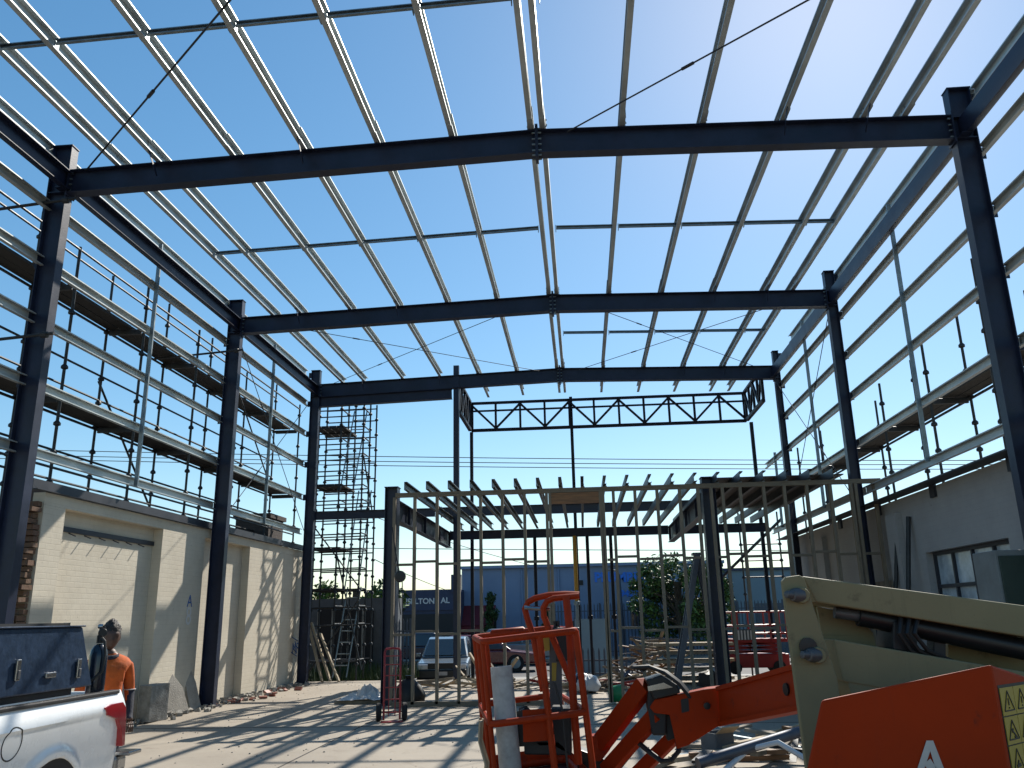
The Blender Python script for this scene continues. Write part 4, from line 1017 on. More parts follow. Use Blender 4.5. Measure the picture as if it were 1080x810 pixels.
# ------------------------------------------------------------------ person
def skin_body(name, nodes, edges, root, mats, parent, sub=2, matfn=None):
    me = bpy.data.meshes.new(name); me.from_pydata([n[0] for n in nodes], edges, []); o = bpy.data.objects.new(name, me); COL.objects.link(o)
    sk_ = o.modifiers.new('skin', 'SKIN'); sk_.use_smooth_shade = True
    for i, n in enumerate(nodes):
        sv = me.skin_vertices[0].data[i]; r = n[1]; sv.radius = (r, r) if not isinstance(r, tuple) else r; sv.use_root = (i == root)
    s_ = o.modifiers.new('sub', 'SUBSURF'); s_.levels = sub; s_.render_levels = sub
    bpy.context.view_layer.update(); dg = bpy.context.evaluated_depsgraph_get()
    m2 = bpy.data.meshes.new_from_object(o.evaluated_get(dg)); bpy.data.objects.remove(o); bpy.data.meshes.remove(me)
    m2.name = name
    return m2
def human(name, label, loc, rz):
    t = thing(name, label, 'person', loc, None, (0, 0, rz))
    N = []; E_ = []
    def nd(p, r, par=None): N.append((p, r)); i = len(N)-1; (E_.append((par, i)) if par is not None else None); return i
    # facing +x in local space
    pel = nd((0, 0, .93), (.125, .15)); sp1 = nd((.01, 0, 1.08), (.155, .175), pel); ch = nd((.015, 0, 1.27), (.165, .205), sp1); cl = nd((-.005, 0, 1.40), (.105, .15), ch)
    nk = nd((.01, 0, 1.475), .058, cl); hd0 = nd((.02, 0, 1.53), .062, nk)
    for s_ in (1, -1):
        hp_ = nd((0, s_*.10, .86), .095, pel); kn = nd((.03, s_*.11, .48), .062, hp_); an = nd((-.01, s_*.115, .09), .042, kn); ft = nd((.14, s_*.13, .045), .04, an)
        sh = nd((-.005, s_*.18, 1.375), .066, cl); el = nd((-.03, s_*.225, 1.10), .052, sh); wr = nd((.13, s_*.22, .90), .03, el); pm = nd((.19, s_*.21, .855), .034, wr)
    m2 = skin_body('body', N, E_, 0, None, t)
    o = bpy.data.objects.new('body', m2); COL.objects.link(o)
    bm = bmesh.new(); bm.from_mesh(m2)
    # fingers
    def chain(pts, r0, r1):
        g = MB(); k = len(pts)
        for i in range(k-1):
            ra = r0+(r1-r0)*i/(k-1); rb = r0+(r1-r0)*(i+1)/(k-1); g.tube(pts[i], pts[i+1], ra, 7, rb)
        return g
    gs = []
    for s_ in (1, -1):
        for f in range(4):
            yy = s_*(.185+.017*f); l_ = (.075, .085, .08, .062)[f]
            gs.append(chain([(.20, yy, .845), (.20+l_*.5, yy, .82), (.20+l_*.75, yy, .79), (.20+l_*.6, yy, .765)], .009, .007))
        gs.append(chain([(.175, s_*.185, .86), (.21, s_*.165, .85), (.235, s_*.165, .825)], .010, .008))
    # head as shaped sphere with face
    hb = bmesh.new(); bmesh.ops.create_uvsphere(hb, u_segments=28, v_segments=20, radius=1)
    for v in hb.verts:
        x, y, z = v.co
        sx_ = .098 if x > 0 else .105
        v.co = Vector((x*sx_, y*.078, z*.122))
        if z < -.2 and x < 0: v.co.x *= 1-.35*(-z-.2)
        if z < -.25: v.co.y *= 1-.38*(-z-.25); v.co.x += .012*(-z-.25)
        # nose, brow, mouth, eye sockets
        if x > .5:
            v.co.x += .022*math.exp(-((y)/.14)**2)*math.exp(-((z+.22)/.16)**2)
            v.co.x += .008*math.exp(-((z-.18)/.10)**2)
            v.co.x -= .010*math.exp(-((abs(y)-.38)/.15)**2)*math.exp(-((z-.0)/.09)**2)
            v.co.x += .007*math.exp(-((y)/.30)**2)*math.exp(-((z+.52)/.06)**2)
            v.co.x += .010*math.exp(-((y)/.30)**2)*math.exp(-((z+.85)/.14)**2)
    bmesh.ops.translate(hb, verts=hb.verts, vec=(.03, 0, 1.635))
    hm = bpy.data.meshes.new('h'); hb.to_mesh(hm); hb.free(); bm.from_mesh(hm); bpy.data.meshes.remove(hm)
    for s_ in (1, -1):
        eb = bmesh.new(); bmesh.ops.create_uvsphere(eb, u_segments=10, v_segments=8, radius=1)
        for v in eb.verts: v.co = Vector((v.co.x*.022+.012, v.co.y*.011+s_*.077, v.co.z*.033+1.63))
        q = bpy.data.meshes.new('e'); eb.to_mesh(q); eb.free(); bm.from_mesh(q); bpy.data.meshes.remove(q)
    for g in gs:
        q = bpy.data.meshes.new('f'); q.from_pydata([tuple(v) for v in g.v], [], g.f); bm.from_mesh(q); bpy.data.meshes.remove(q)
    for f in bm.faces:
        c = f.calc_center_median(); f.smooth = True
        if c.z < .12 : f.material_index = 3
        elif c.z > 1.475 or (c.x > .15 and c.z < .885): f.material_index = 0
        elif abs(c.y) > .20 and c.z < 1.13 or (abs(c.y) > .15 and c.x > .05 and c.z < 1.1): f.material_index = 2
        elif c.z < .93: f.material_index = 2
        else: f.material_index = 1
    bm.to_mesh(m2); bm.free()
    for q in ('skin', 'hivis', 'navycloth', 'black'): m2.materials.append(M[q])
    o.parent = t
    # hair: short on the sides, full on top
    hb = bmesh.new(); bmesh.ops.create_uvsphere(hb, u_segments=28, v_segments=20, radius=1)
    for v in list(hb.verts):
        x, y, z = v.co
        tz = 1+.10*max(0, z)*max(0, x+.6)+.06*math.sin(9*x+4*y)*max(0, z)
        if z < -.45: tz *= 1-.35*(-z-.45)
        v.co = Vector((.005+x*.112*tz, y*.087, 1.668+z*.116*tz))
    for v in hb.verts:
        if v.co.z > 1.7: v.co += Vector((rng.uniform(-.010, .010), rng.uniform(-.010, .010), rng.uniform(-.008, .014)))
    hm = bpy.data.meshes.new('hair'); hb.to_mesh(hm); hb.free(); hm.materials.append(M['hair'])
    for p in hm.polygons: p.use_smooth = True
    h = bpy.data.objects.new('hair', hm); COL.objects.link(h); h.parent = t
    
    # collar, pocket, tape band
    def loc(mb, nm, mt): ob = mb.build(nm, mt, t, local=True); return ob
    cb_ = MB(); 
    ring = [(.015+.075*math.cos(a), .075*math.sin(a), 1.455-.018*math.cos(a)) for a in [2*math.pi*k/20 for k in range(20)]]
    cb_.path(ring, .022, 8, True); loc(cb_, 'collar', 'navycloth')
    for s_ in (1, -1):
        loc(MB().box((.152, s_*.075, 1.27), (.022, .10, .11), Matrix.Rotation(R(-8), 3, 'Y')), 'chest_pocket', 'hivis')
        rg = [(-.025+.055*math.cos(a), s_*.222+.055*math.sin(a), 1.13) for a in [2*math.pi*k/14 for k in range(14)]]
        loc(MB().path(rg, .005, 6, True), 'sleeve_tape', 'tape')
    return t
hp0 = P(117, 672, Y=7.75)
human('person', 'worker with dark hair in an orange and navy work shirt standing behind the white ute', (hp0.x, 7.75, 0), R(-52)).scale = (.95, .95, .945)
# ------------------------------------------------------------------ hand trolley, bag, pulley, bucket, clutter
a = P(413, 761, Z=0)
t = thing('hand_trolley', 'red upright hand trolley with black tyres beside the left mezzanine column', 'hand trolley', (a.x, a.y, 0), None, (0, 0, R(14)))
t.scale = (.9, .9, .87)
def tl_(mb, nm, mt, par=None): return mb.build(nm, mt, par or t, local=True)
for s_ in (-1, 1): tl_(MB().path([(s_*.15, .0, .03), (s_*.15, .02, .9), (s_*.15, .10, 1.26), (s_*.13, .16, 1.33)], .02, 8), 'rail', 'redtrolley')
tl_(MB().path([(-.13, .16, 1.33), (0, .17, 1.345), (.13, .16, 1.33)], .02, 8), 'handle', 'redtrolley')
for z in (.16, .4, .62, .84, 1.04, 1.2): tl_(MB().bar((-.15, .02+max(0, z-.9)*.22, z), (.15, .02+max(0, z-.9)*.22, z), .03, .02), 'crossbar', 'redtrolley')
for x in (-.06, .06): tl_(MB().bar((x, .03, .1), (x, .03, 1.0), .018, .018), 'slat', 'redtrolley')
tl_(MB().box((0, -.10, .012), (.40, .24, .012)), 'toe_plate', 'redtrolley')
for s_ in (-1, 1):
    wv = tl_(MB().lathe([(.07, -.045), (.14, -.05), (.165, -.03), (.165, .03), (.14, .05), (.07, .045)], (s_*.24, .12, .165), (1, 0, 0), 22), 'wheel', 'tyre')
    tl_(MB().lathe([(.02, -.055), (.075, -.045), (.075, .045), (.02, .055)], (s_*.24, .12, .165), (1, 0, 0), 14), 'hub', 'blackm', wv)
tl_(MB().tube((-.24, .12, .165), (.24, .12, .165), .014, 8), 'axle', 'blackm')
a = P(432, 744, Z=0)
t = thing('rubbish_sack', 'black bulging sack slumped behind the red hand trolley', 'sack', (a.x, a.y, 0))
b = MB(); b.lathe([(.16, 0), (.27, .06), (.30, .2), (.25, .36), (.13, .47), (.05, .50), (.08, .56)], (a.x, a.y, 0), n=18)
for v in b.v: v.x += .03*math.sin(9*v.z+4*v.y); v.y += .03*math.sin(11*v.x+5*v.z)
b.build('sack', 'black', t)
a = P(386, 741, Z=0)
t = thing('plastic_sheet', 'crumpled pale plastic sheet heaped on a board by the left mezzanine column', 'plastic sheet', (a.x, a.y, 0))
b = MB(); n_ = 16
g = [[Vector((a.x+(i-n_/2)*.062+rng.uniform(-.02, .02), a.y+(j-n_/2)*.045, .07+.27*math.exp(-((i-n_/2)**2+(j-n_/2)**2)/34)*rng.uniform(.2, 1.25))) for j in range(n_)] for i in range(n_)]
b.add([v for r_ in g for v in r_], [(i*n_+j, i*n_+j+1, (i+1)*n_+j+1, (i+1)*n_+j) for i in range(n_-1) for j in range(n_-1)]); o = b.build('sheet', 'bag', t)
so_ = o.modifiers.new('s', 'SOLIDIFY'); so_.thickness = .004
o = MB().box((a.x+.15, a.y-.1, .032), (1.5, .3, .06)).build('board', 'oldwood'); tag(o, 'thick weathered board lying on the slab under the pale plastic sheet', 'board')
a = P(650, 742, Z=0)
t = thing('bucket', 'small green plastic tub lying on the slab in the doorway of the timber frame', 'tub', (a.x, a.y, 0))
b = MB(); b.lathe([(.13, 0), (.145, .02), (.165, .26), (.175, .27), (.16, .27), (.14, .04)], (a.x-.12, a.y, .165), (1, .15, .1), 18); b.build('tub', 'green', t)
a = P(414, 556, Y=16.6); c = P(422, 608, Y=16.5); d_ = P(424, 640, Y=16.5)
t = thing('chain_block', 'dark chain block hanging by a rope from the left mezzanine column', 'chain block', c)
MB().path([a, a.lerp(c, .5)+Vector((-.02, 0, 0)), c], .014, 7).build('rope', 'line', t)
MB().lathe([(.03, -.05), (.10, -.045), (.115, 0), (.10, .045), (.03, .05)], c, (.2, -1, 0), 16).build('block', 'blackm', t)
MB().path([c+Vector((-.03, 0, 0)), d_+Vector((-.06, 0, .1)), d_+Vector((-.02, 0, -.15))], .010, 6).build('chain', 'line', t)
MB().path([c+Vector((.04, 0, 0)), d_+Vector((.03, 0, -.5))], .010, 6).build('chain', 'line', t)

def stick(name, lab, cat, c, L, w_, h, rz_, tilt, m_, grp):
    d = Vector((math.cos(rz_)*math.cos(tilt), math.sin(rz_)*math.cos(tilt), math.sin(tilt)))
    c = Vector(c); o = MB().bar(c-d*L/2, c+d*L/2, w_, h, (0, 0, 1)).build(name, m_)
    return tag(o, lab, cat, grp)
# offcut heap in the right foreground
pl = 'offcuts heaped on the slab beside the boom'
lay = [(735, 790, 0), (760, 800, 0), (790, 803, 0), (815, 800, 0), (838, 795, 0), (772, 790, .05), (800, 790, .06), (825, 785, .07), (750, 805, .06), (780, 808, .1), (810, 806, .1), (840, 805, .1), (700, 806, 0), (720, 800, .0), (764, 783, .1), (830, 776, .05), (845, 780, .08), (690, 812, 0), (742, 812, .1), (806, 796, .15)]
for i, (u, v, z) in enumerate(lay):
    c = P(u, v, Z=0); mt = ('oldwood', 'palewood', 'lvl', 'oldwood', 'black', 'palewood', 'galvdull')[i % 7]
    stick('timber_offcut', 'short scrap offcut in the heap on the slab beside the orange boom', 'offcut', (c.x, c.y, .035+z), rng.uniform(.5, 1.3), rng.uniform(.06, .14), rng.uniform(.03, .06), rng.uniform(0, math.pi), rng.uniform(-.05, .16), mt, pl)
c = P(757, 786, Z=.12)
t = thing('cardboard_box', 'open dented box with lifted flaps on the scrap heap', 'box', (c.x, c.y, 0), None, (0, 0, R(35)))
for nm, cc, dd, rt in (('side', (0, -.13, .15), (.28, .012, .24), None), ('side', (0, .13, .15), (.28, .012, .24), None), ('side', (-.14, 0, .15), (.012, .25, .24), None), ('side', (.14, 0, .15), (.012, .25, .24), None)):
    MB().box(cc, dd, rt).build(nm, 'hoard', t, local=True)
MB().box((0, -.19, .31), (.28, .14, .01), Matrix.Rotation(R(-35), 3, 'X')).build('flap', 'palewood', t, local=True)
MB().box((.20, 0, .29), (.14, .25, .01), Matrix.Rotation(R(20), 3, 'Y')).build('flap', 'bag', t, local=True)
c = P(806, 792, Z=.2)
o = MB().tube((c.x-.75, c.y-.25, .12), (c.x+.75, c.y+.35, .42), .06, 12).build('drain_pipe', 'aluminium'); tag(o, 'blue-grey pipe lying slanted across the scrap heap', 'pipe')
c = P(815, 806, Z=.1)
o = MB().path([(c.x-.5, c.y, .05), (c.x-.2, c.y+.2, .22), (c.x+.1, c.y+.1, .30), (c.x+.4, c.y-.1, .12)], .03, 8).build('plastic_offcut', 'bag'); tag(o, 'curled white plastic strip on the scrap heap', 'plastic strip')
# rubble along the foot of the left wall
b = MB(); b2 = MB()
for i in range(420):
    y = rng.uniform(11.8, 23.3); x = -8.02+abs(rng.gauss(0, .28)); s_ = rng.uniform(.015, .07)
    b.box((x, y, s_*.4), (s_*rng.uniform(.7, 1.8), s_*rng.uniform(.7, 1.6), s_), Matrix.Rotation(rng.uniform(0, 3), 3, 'Z') @ Matrix.Rotation(rng.uniform(-.5, .5), 3, 'X'))
tag(b.build('rubble', 'rubble'), 'loose grey rubble strewn along the foot of the cream wall', 'rubble', kind='stuff')
for i in range(30):
    y = rng.uniform(17.2, 21.5); x = -7.75+abs(rng.gauss(0, .3)); s_ = rng.uniform(.04, .12)
    b2.box((x, y, s_*.35), (s_*1.6, s_*.9, s_*.4), Matrix.Rotation(rng.uniform(0, 3), 3, 'Z') @ Matrix.Rotation(rng.uniform(-.7, .7), 3, 'X'))
tag(b2.build('brick_scraps', 'redplastic'), 'reddish brick scraps and netting by the foot of the wall near the middle column', 'scraps', kind='stuff')
b = MB()
for i in range(900):
    y = rng.uniform(7, 24); x = rng.uniform(-7.2, 5.6); s_ = rng.uniform(.005, .016)
    b.box((x, y, s_*.4), (s_*1.4, s_, s_), Matrix.Rotation(rng.uniform(0, 3), 3, 'Z'))
tag(b.build('grit', 'rubble'), 'small stones and grit scattered over the slab', 'grit', kind='stuff')
# broken render slabs and block by the wall
for lab, u0, v0, w_, h_, y_, m_ in (('upright grey concrete block standing by the wall foot near the ute tail', 153, 760, .42, .62, .3, 'rubble'), ('broken render slab with a pointed top leaning on the cream wall', 183, 748, .6, .75, .12, 'render'), ('jagged narrow render slab leaning near the middle column', 203, 745, .3, .85, .1, 'render')):
    c = P(u0, v0, Z=0); 
    if 'slab' in lab: c = P(u0, v0, X=-7.85); c.z = 0
    pr = [(-w_/2, 0), (w_/2, 0), (w_/2*.9, h_*.6), (w_*.1, h_), (-w_*.25, h_*.82), (-w_/2, h_*.5)] if m_ == 'render' else [(-w_/2, 0), (w_/2, 0), (w_/2, h_), (-w_/2*.95, h_*.97)]
    lean = -.25 if m_ == 'render' else 0
    d = Vector((.35, 1, 0)).normalized()
    o = MB().prism([Vector((c.x+lean*z/h_, c.y, z))+d*s_*1.0 for s_, z in pr], Vector((1, -.35, 0)).normalized()*y_).build('concrete_chunk', m_, bevel=.008)
    tag(o, lab, 'rubble piece', 'broken masonry by the cream wall')
# planks leaning at back-left, behind the far left column
for i, (u, v, L) in enumerate(((335, 722, 1.6), (345, 726, 1.3), (330, 700, 1.8))):
    c = P(u, v, Y=23.9)
    o = MB().bar((c.x+.35, 23.9-.1*i, .03), (c.x-.35, 24.2, L), .05, .12, (0, 1, 0)).build('leaning_plank', 'palewood'); tag(o, ('pale plank leaning beside the far left column, nearest one', 'pale plank leaning beside the far left column, farther right', 'longest pale plank leaning beside the far left column')[i], 'plank', 'planks by the far left column')

# clutter beyond the timber frame
cl = 'scrap timber beyond the timber frame'
def heap(u0, u1, Y, n, zmax, lab, grp, mats, z0=0.):
    x0, x1 = P(u0, 700, Y=Y).x, P(u1, 700, Y=Y).x
    for i in range(n):
        f = rng.random(); x = x0+(x1-x0)*f; env = math.sin(math.pi*min(.98, max(.02, f)))
        stick('scrap_timber', lab, 'scrap timber', (x, Y+rng.uniform(-.6, .6), z0+.05+rng.random()*zmax*env), rng.uniform(.5, 1.8), rng.uniform(.03, .12), rng.uniform(.02, .06), rng.uniform(-.9, .9) if rng.random() < .7 else rng.uniform(0, 3), rng.gauss(0, .3), rng.choice(mats), grp)
heap(655, 720, 23.2, 44, 1.1, 'broken board in the tangled scrap pile behind the timber frame', 'tangled scrap pile', ['oldwood', 'oldwood', 'palewood', 'lvl', 'aluminium'])
heap(590, 650, 20.5, 26, .22, 'loose stick lying on the floor behind the doorway opening', 'sticks on the floor behind the doorway', ['oldwood', 'palewood', 'redlift', 'oldwood'])
heap(490, 560, 21.5, 20, .18, 'loose board lying on the floor behind the basket', 'boards on the floor behind the basket', ['palewood', 'oldwood'])
heap(425, 480, 22, 6, .12, 'loose board lying on the floor behind the left studs', 'boards on the floor behind the left studs', ['palewood', 'oldwood'])
# stacked timber
x0 = P(697, 700, Y=22).x
for r_ in range(5):
    for c_ in range(3):
        o = MB().box((x0+.75+rng.uniform(-.1, .1), 21.7+c_*.28, .12+r_*.2), (1.75+rng.uniform(-.3, .3), .22, .07)).build('stacked_plank', 'palewood' if (r_+c_) % 3 else 'oldwood')
        tag(o, 'pale plank in the low stack behind the stepladder', 'plank', 'planks in the low stack')
    for q in (.15, 1.3):
        o = MB().box((x0+q, 21.98, .03+r_*.2), (.07, .85, .06)).build('stack_bearer', 'oldwood'); tag(o, 'bearer between layers of the low plank stack', 'bearer', 'bearers in the low plank stack')
# dark offcut sheets and blue-white bags
for i, (u, Y, mt, lab) in enumerate(((620, 19.6, 'bag', 'white crumpled bag on the floor inside the doorway'), (612, 20.2, 'gasblue', 'dark blue crumpled bag on the floor inside the doorway'), (748, 20.5, 'black', 'black plastic bundle at the foot of the right mezzanine column'), (757, 21.5, 'bag', 'pale sheet bundle behind the right mezzanine column'))):
    c = P(u, 720, Y=Y)
    b = MB(); b.lathe([(.1, 0), (.26, .04), (.28, .16), (.2, .3), (.05, .36)], (c.x, Y, 0), n=14)
    for v in b.v: v.x += rng.uniform(-.04, .04); v.y += rng.uniform(-.04, .04); v.z = max(0, v.z+rng.uniform(-.02, .05))
    tag(b.build('crumpled_bag', mt), lab, 'bag')

# red scissor lift behind, right
sx0, sx1 = P(764, 690, Y=25.6).x, P(833, 690, Y=25.6).x; SY = 25.6
t = thing('scissor_lift', 'red scissor lift with guard rails parked behind the mezzanine at the right', 'scissor lift', ((sx0+sx1)/2, SY+.5, -.05))
wd = sx1-sx0
MB().box(((sx0+sx1)/2, SY+.5, .30), (wd, .9, .38)).build('chassis', 'redlift', t, bevel=.03)
for x in (sx0+.3, sx1-.3):
    for y in (SY+.08, SY+.92):
        w_ = MB().lathe([(.08, -.06), (.18, -.06), (.19, 0), (.18, .06), (.08, .06)], (x, y, .12), (0, 1, 0), 16).build('wheel', 'tyre', t)
for z in (.55, .66, .77):
    for a_, c_ in ((sx0+.2, sx1-.2), (sx1-.2, sx0+.2)): MB().bar((a_, SY+.3, z-.04), (c_, SY+.3, z+.04), .05, .05).build('scissor_arm', 'redlift', t)
MB().box(((sx0+sx1)/2, SY+.5, .86), (wd, .86, .1)).build('platform', 'redlift', t, bevel=.01)
for z in (1.05, 1.28, 1.66):
    for y in (SY+.09, SY+.91): MB().tube((sx0, y, z), (sx1, y, z), .026, 8).build('rail', 'redlift', t)
    for x in (sx0+.01, sx1-.01): MB().tube((x, SY+.09, z), (x, SY+.91, z), .026, 8).build('rail', 'redlift', t)
for x in (sx0, sx0+wd*.25, sx0+wd*.5, sx0+wd*.75, sx1):
    for y in (SY+.09, SY+.91): MB().tube((x, y, .9), (x, y, 1.68), .026, 8).build('post', 'redlift', t)
MB().box((sx0+wd*.32, SY+.05, 1.03), (wd*.33, .02, .3)).build('white_panel', 'hoard', t)
for k in range(7): MB().box((sx0+wd*.2+k*.09, SY+.035, 1.02), (.045, .012, .26)).build('panel_slat', 'signwhite', t)

# ------------------------------------------------------------------ street: buildings, fences, cars, trees
def bx(n, lab, cat, mt, x0, x1, y0, y1, z1):
    t = thing(n, lab, cat, ((x0+x1)/2, y0, GZ)); MB().box(((x0+x1)/2, (y0+y1)/2, (GZ+z1)/2), (x1-x0, y1-y0, z1-GZ)).build('wall', mt, t); return t
YB = 47.
xa, xb = P(487, 600, Y=YB).x, P(762, 600, Y=YB).x
zt = P(640, 597, Y=YB).z
t = bx('painted_building', 'long blue-grey rendered building with blue trade lettering across the street', 'building', 'bldg', xa, xb, YB, YB+14, zt)
MB().box(((xa+xb)/2, YB-.06, zt+.08), (xb-xa+.2, .3, .16)).build('parapet', 'bldg', t)
text('sign_lettering', 'PLUMBING', .70, P(627, 613.5, Y=YB-.02), (1, 0, -.02), (0, 0, 1), 'signblue', t, .01, bold=.03)
text('sign_lettering', '94277', .46, P(654.5, 629, Y=YB-.02), (1, 0, -.02), (0, 0, 1), 'signblue', t, .01, bold=.02)
for u0, u1, v0, v1, nm, mt in ((664, 682, 635, 660, 'window', 'glass'), (494, 524, 647, 690, 'doorway', 'shop'), (610, 615, 612, 617, 'vent', 'ink')):
    p, q_ = P(u0, v0, Y=YB-.03), P(u1, v1, Y=YB-.03)
    f = MB().box(((p.x+q_.x)/2, YB-.02, (p.z+q_.z)/2), (q_.x-p.x, .06, p.z-q_.z)).build(nm, mt, t)
    if nm == 'window': MB().box(((p.x+q_.x)/2, YB-.03, q_.z-.05), (q_.x-p.x+.2, .12, .08)).build('sill', 'bldg', f)
for u in (551, 590, 700):
    p = P(u, 640, Y=YB-.05); MB().tube((p.x, YB-.06, GZ), (p.x, YB-.06, zt-.1), .05, 8).build('downpipe', 'bldg', t)
p, q_ = P(488, 645, Y=YB-.6), P(522, 660, Y=YB-.6)
MB().prism([(p.x, YB-1.2, q_.z), (q_.x, YB-1.2, q_.z), (q_.x, YB-.02, p.z+.25), (p.x, YB-.02, p.z+.25)], (0, 0, .06)).build('awning', 'awning', t)
MB().prism([(p.x, YB-1.2, q_.z-.35), (q_.x, YB-1.2, q_.z-.35), (q_.x, YB-1.2, q_.z+.03), (p.x, YB-1.2, q_.z+.03)], (0, .03, 0)).build('awning_valance', 'awning', t)
# shop on the left
xs0, xs1 = P(398, 640, Y=YB-2).x, P(484, 640, Y=YB-2).x
zs = P(450, 622, Y=YB-2).z
t = bx('dark_shop', 'low dark shop with a white lettered fascia across the street at the left', 'building', 'bldg2', xs0-.5, xs1, YB-2, YB+9, zs)
p = P(412, 640, Y=YB-2.06)
MB().box(((xs0+xs1)/2, YB-2.04, p.z+.15), (xs1-xs0, .08, .75)).build('fascia', 'bldg2', t)
text('sign_lettering', 'AL', .40, P(465, 636, Y=YB-2.1), (1, 0, 0), (0, 0, 1), 'signwhite', t, .01, bold=.01)
text('sign_lettering', 'ALUMSELTON', .40, P(409, 637.5, Y=YB-2.1), (1, 0, 0), (0, 0, 1), 'signwhite', t, .01, bold=.01)
MB().box(((xs0+xs1)/2, YB-2.03, (GZ+p.z-.4)/2), (xs1-xs0-.5, .05, p.z-.4-GZ-.02)).build('shopfront', 'shop', t)
MB().box((P(481, 620, Y=YB-2).x, YB-1.9, zs+.3), (.5, .5, .9)).build('pier', 'bldg2', t)
# teal shed right
xr0, xr1 = P(760, 600, Y=YB).x, P(852, 600, Y=YB).x
t = bx('teal_shed', 'pale teal clad shed across the street at the right behind the scissor lift', 'building', 'bldg3', xr0+.2, xr1+12, YB+1, YB+12, P(800, 601, Y=YB+1).z)
MB().box((xr0+3.2, YB+.97, GZ+1.3), (2.6, .06, 2.6)).build('roller_door', 'hoard', t)
MB().box(((xr0+xr1)/2+6, YB+.95, P(800, 601, Y=YB+1).z+.05), (xr1-xr0+12, .2, .14)).build('gutter', 'bldg2', t)
# left grey sheds beyond the tower
t = bx('site_shed', 'grey boarded shed front with pale door frames behind the scaffold tower', 'shed', 'hoard', -13.5, -6.3, 28.2, 29.5, 2.35)
for u0, u1 in ((337, 352), (352, 366), (369, 382), (384, 394)):
    p, q_ = P(u0+1, 643, Y=28.15), P(u1-1, 690, Y=28.15)
    MB().box(((p.x+q_.x)/2, 28.16, (GZ+p.z)/2), (q_.x-p.x, .06, p.z-GZ)).build('door', 'shop', t)
    MB().box((p.x-.05, 28.15, (GZ+p.z)/2), (.07, .1, p.z-GZ+.06)).build('door_frame', 'rubble', t)
# fences
def fence(lab, xA, xB, y, h, sp=.14, z0=GZ, post=2.4):
    t = thing('picket_fence', lab, 'fence', (xA, y, z0), 'palisade fences along the street')
    b = MB(); x = xA
    while x < xB: b.prism([(x-.03, y, z0+.08), (x+.03, y, z0+.08), (x+.03, y, z0+h-.12), (x, y, z0+h), (x-.03, y, z0+h-.12)], (0, .012, 0)); x += sp
    b.build('pickets', 'fence', t)
    for z in (z0+.35, z0+h-.4): MB().box(((xA+xB)/2, y+.04, z), (xB-xA, .04, .05)).build('rail', 'fence', t)
    x = xA
    while x <= xB+.01: MB().box((x, y+.09, z0+h/2), (.08, .08, h)).build('post', 'fence', t); x += (xB-xA)/max(1, round((xB-xA)/post))
fence('blue-grey palisade fence with pointed tops across the street at right', P(585, 650, Y=44).x, P(830, 650, Y=44).x, 44.6, 2.75, .17)
fence('grey palisade fence near the street behind the chain block', P(404, 660, Y=28).x, P(432, 660, Y=28).x, 28.1, 2.15, .13)
fence('low dark bar fence close behind the timber frame, right of the basket', P(598, 690, Y=27.9).x, P(676, 690, Y=27.9).x, 27.9, 1.15, .17)
# graffiti-marked hoarding
p, q_ = P(606, 653, Y=30.3), P(642, 684, Y=30.3)
t = thing('hoarding_panel', 'pale blue-grey hoarding panel standing beyond the low fence', 'hoarding', ((p.x+q_.x)/2, 30.3, GZ))
MB().box(((p.x+q_.x)/2, 30.3, (GZ+.1+p.z)/2), (q_.x-p.x, .05, p.z-GZ-.1)).build('sheet', 'bldg3', t)
for x in (p.x, q_.x): MB().box((x, 30.36, (GZ+.1+p.z)/2), (.07, .07, p.z-GZ)).build('post', 'fence', t)

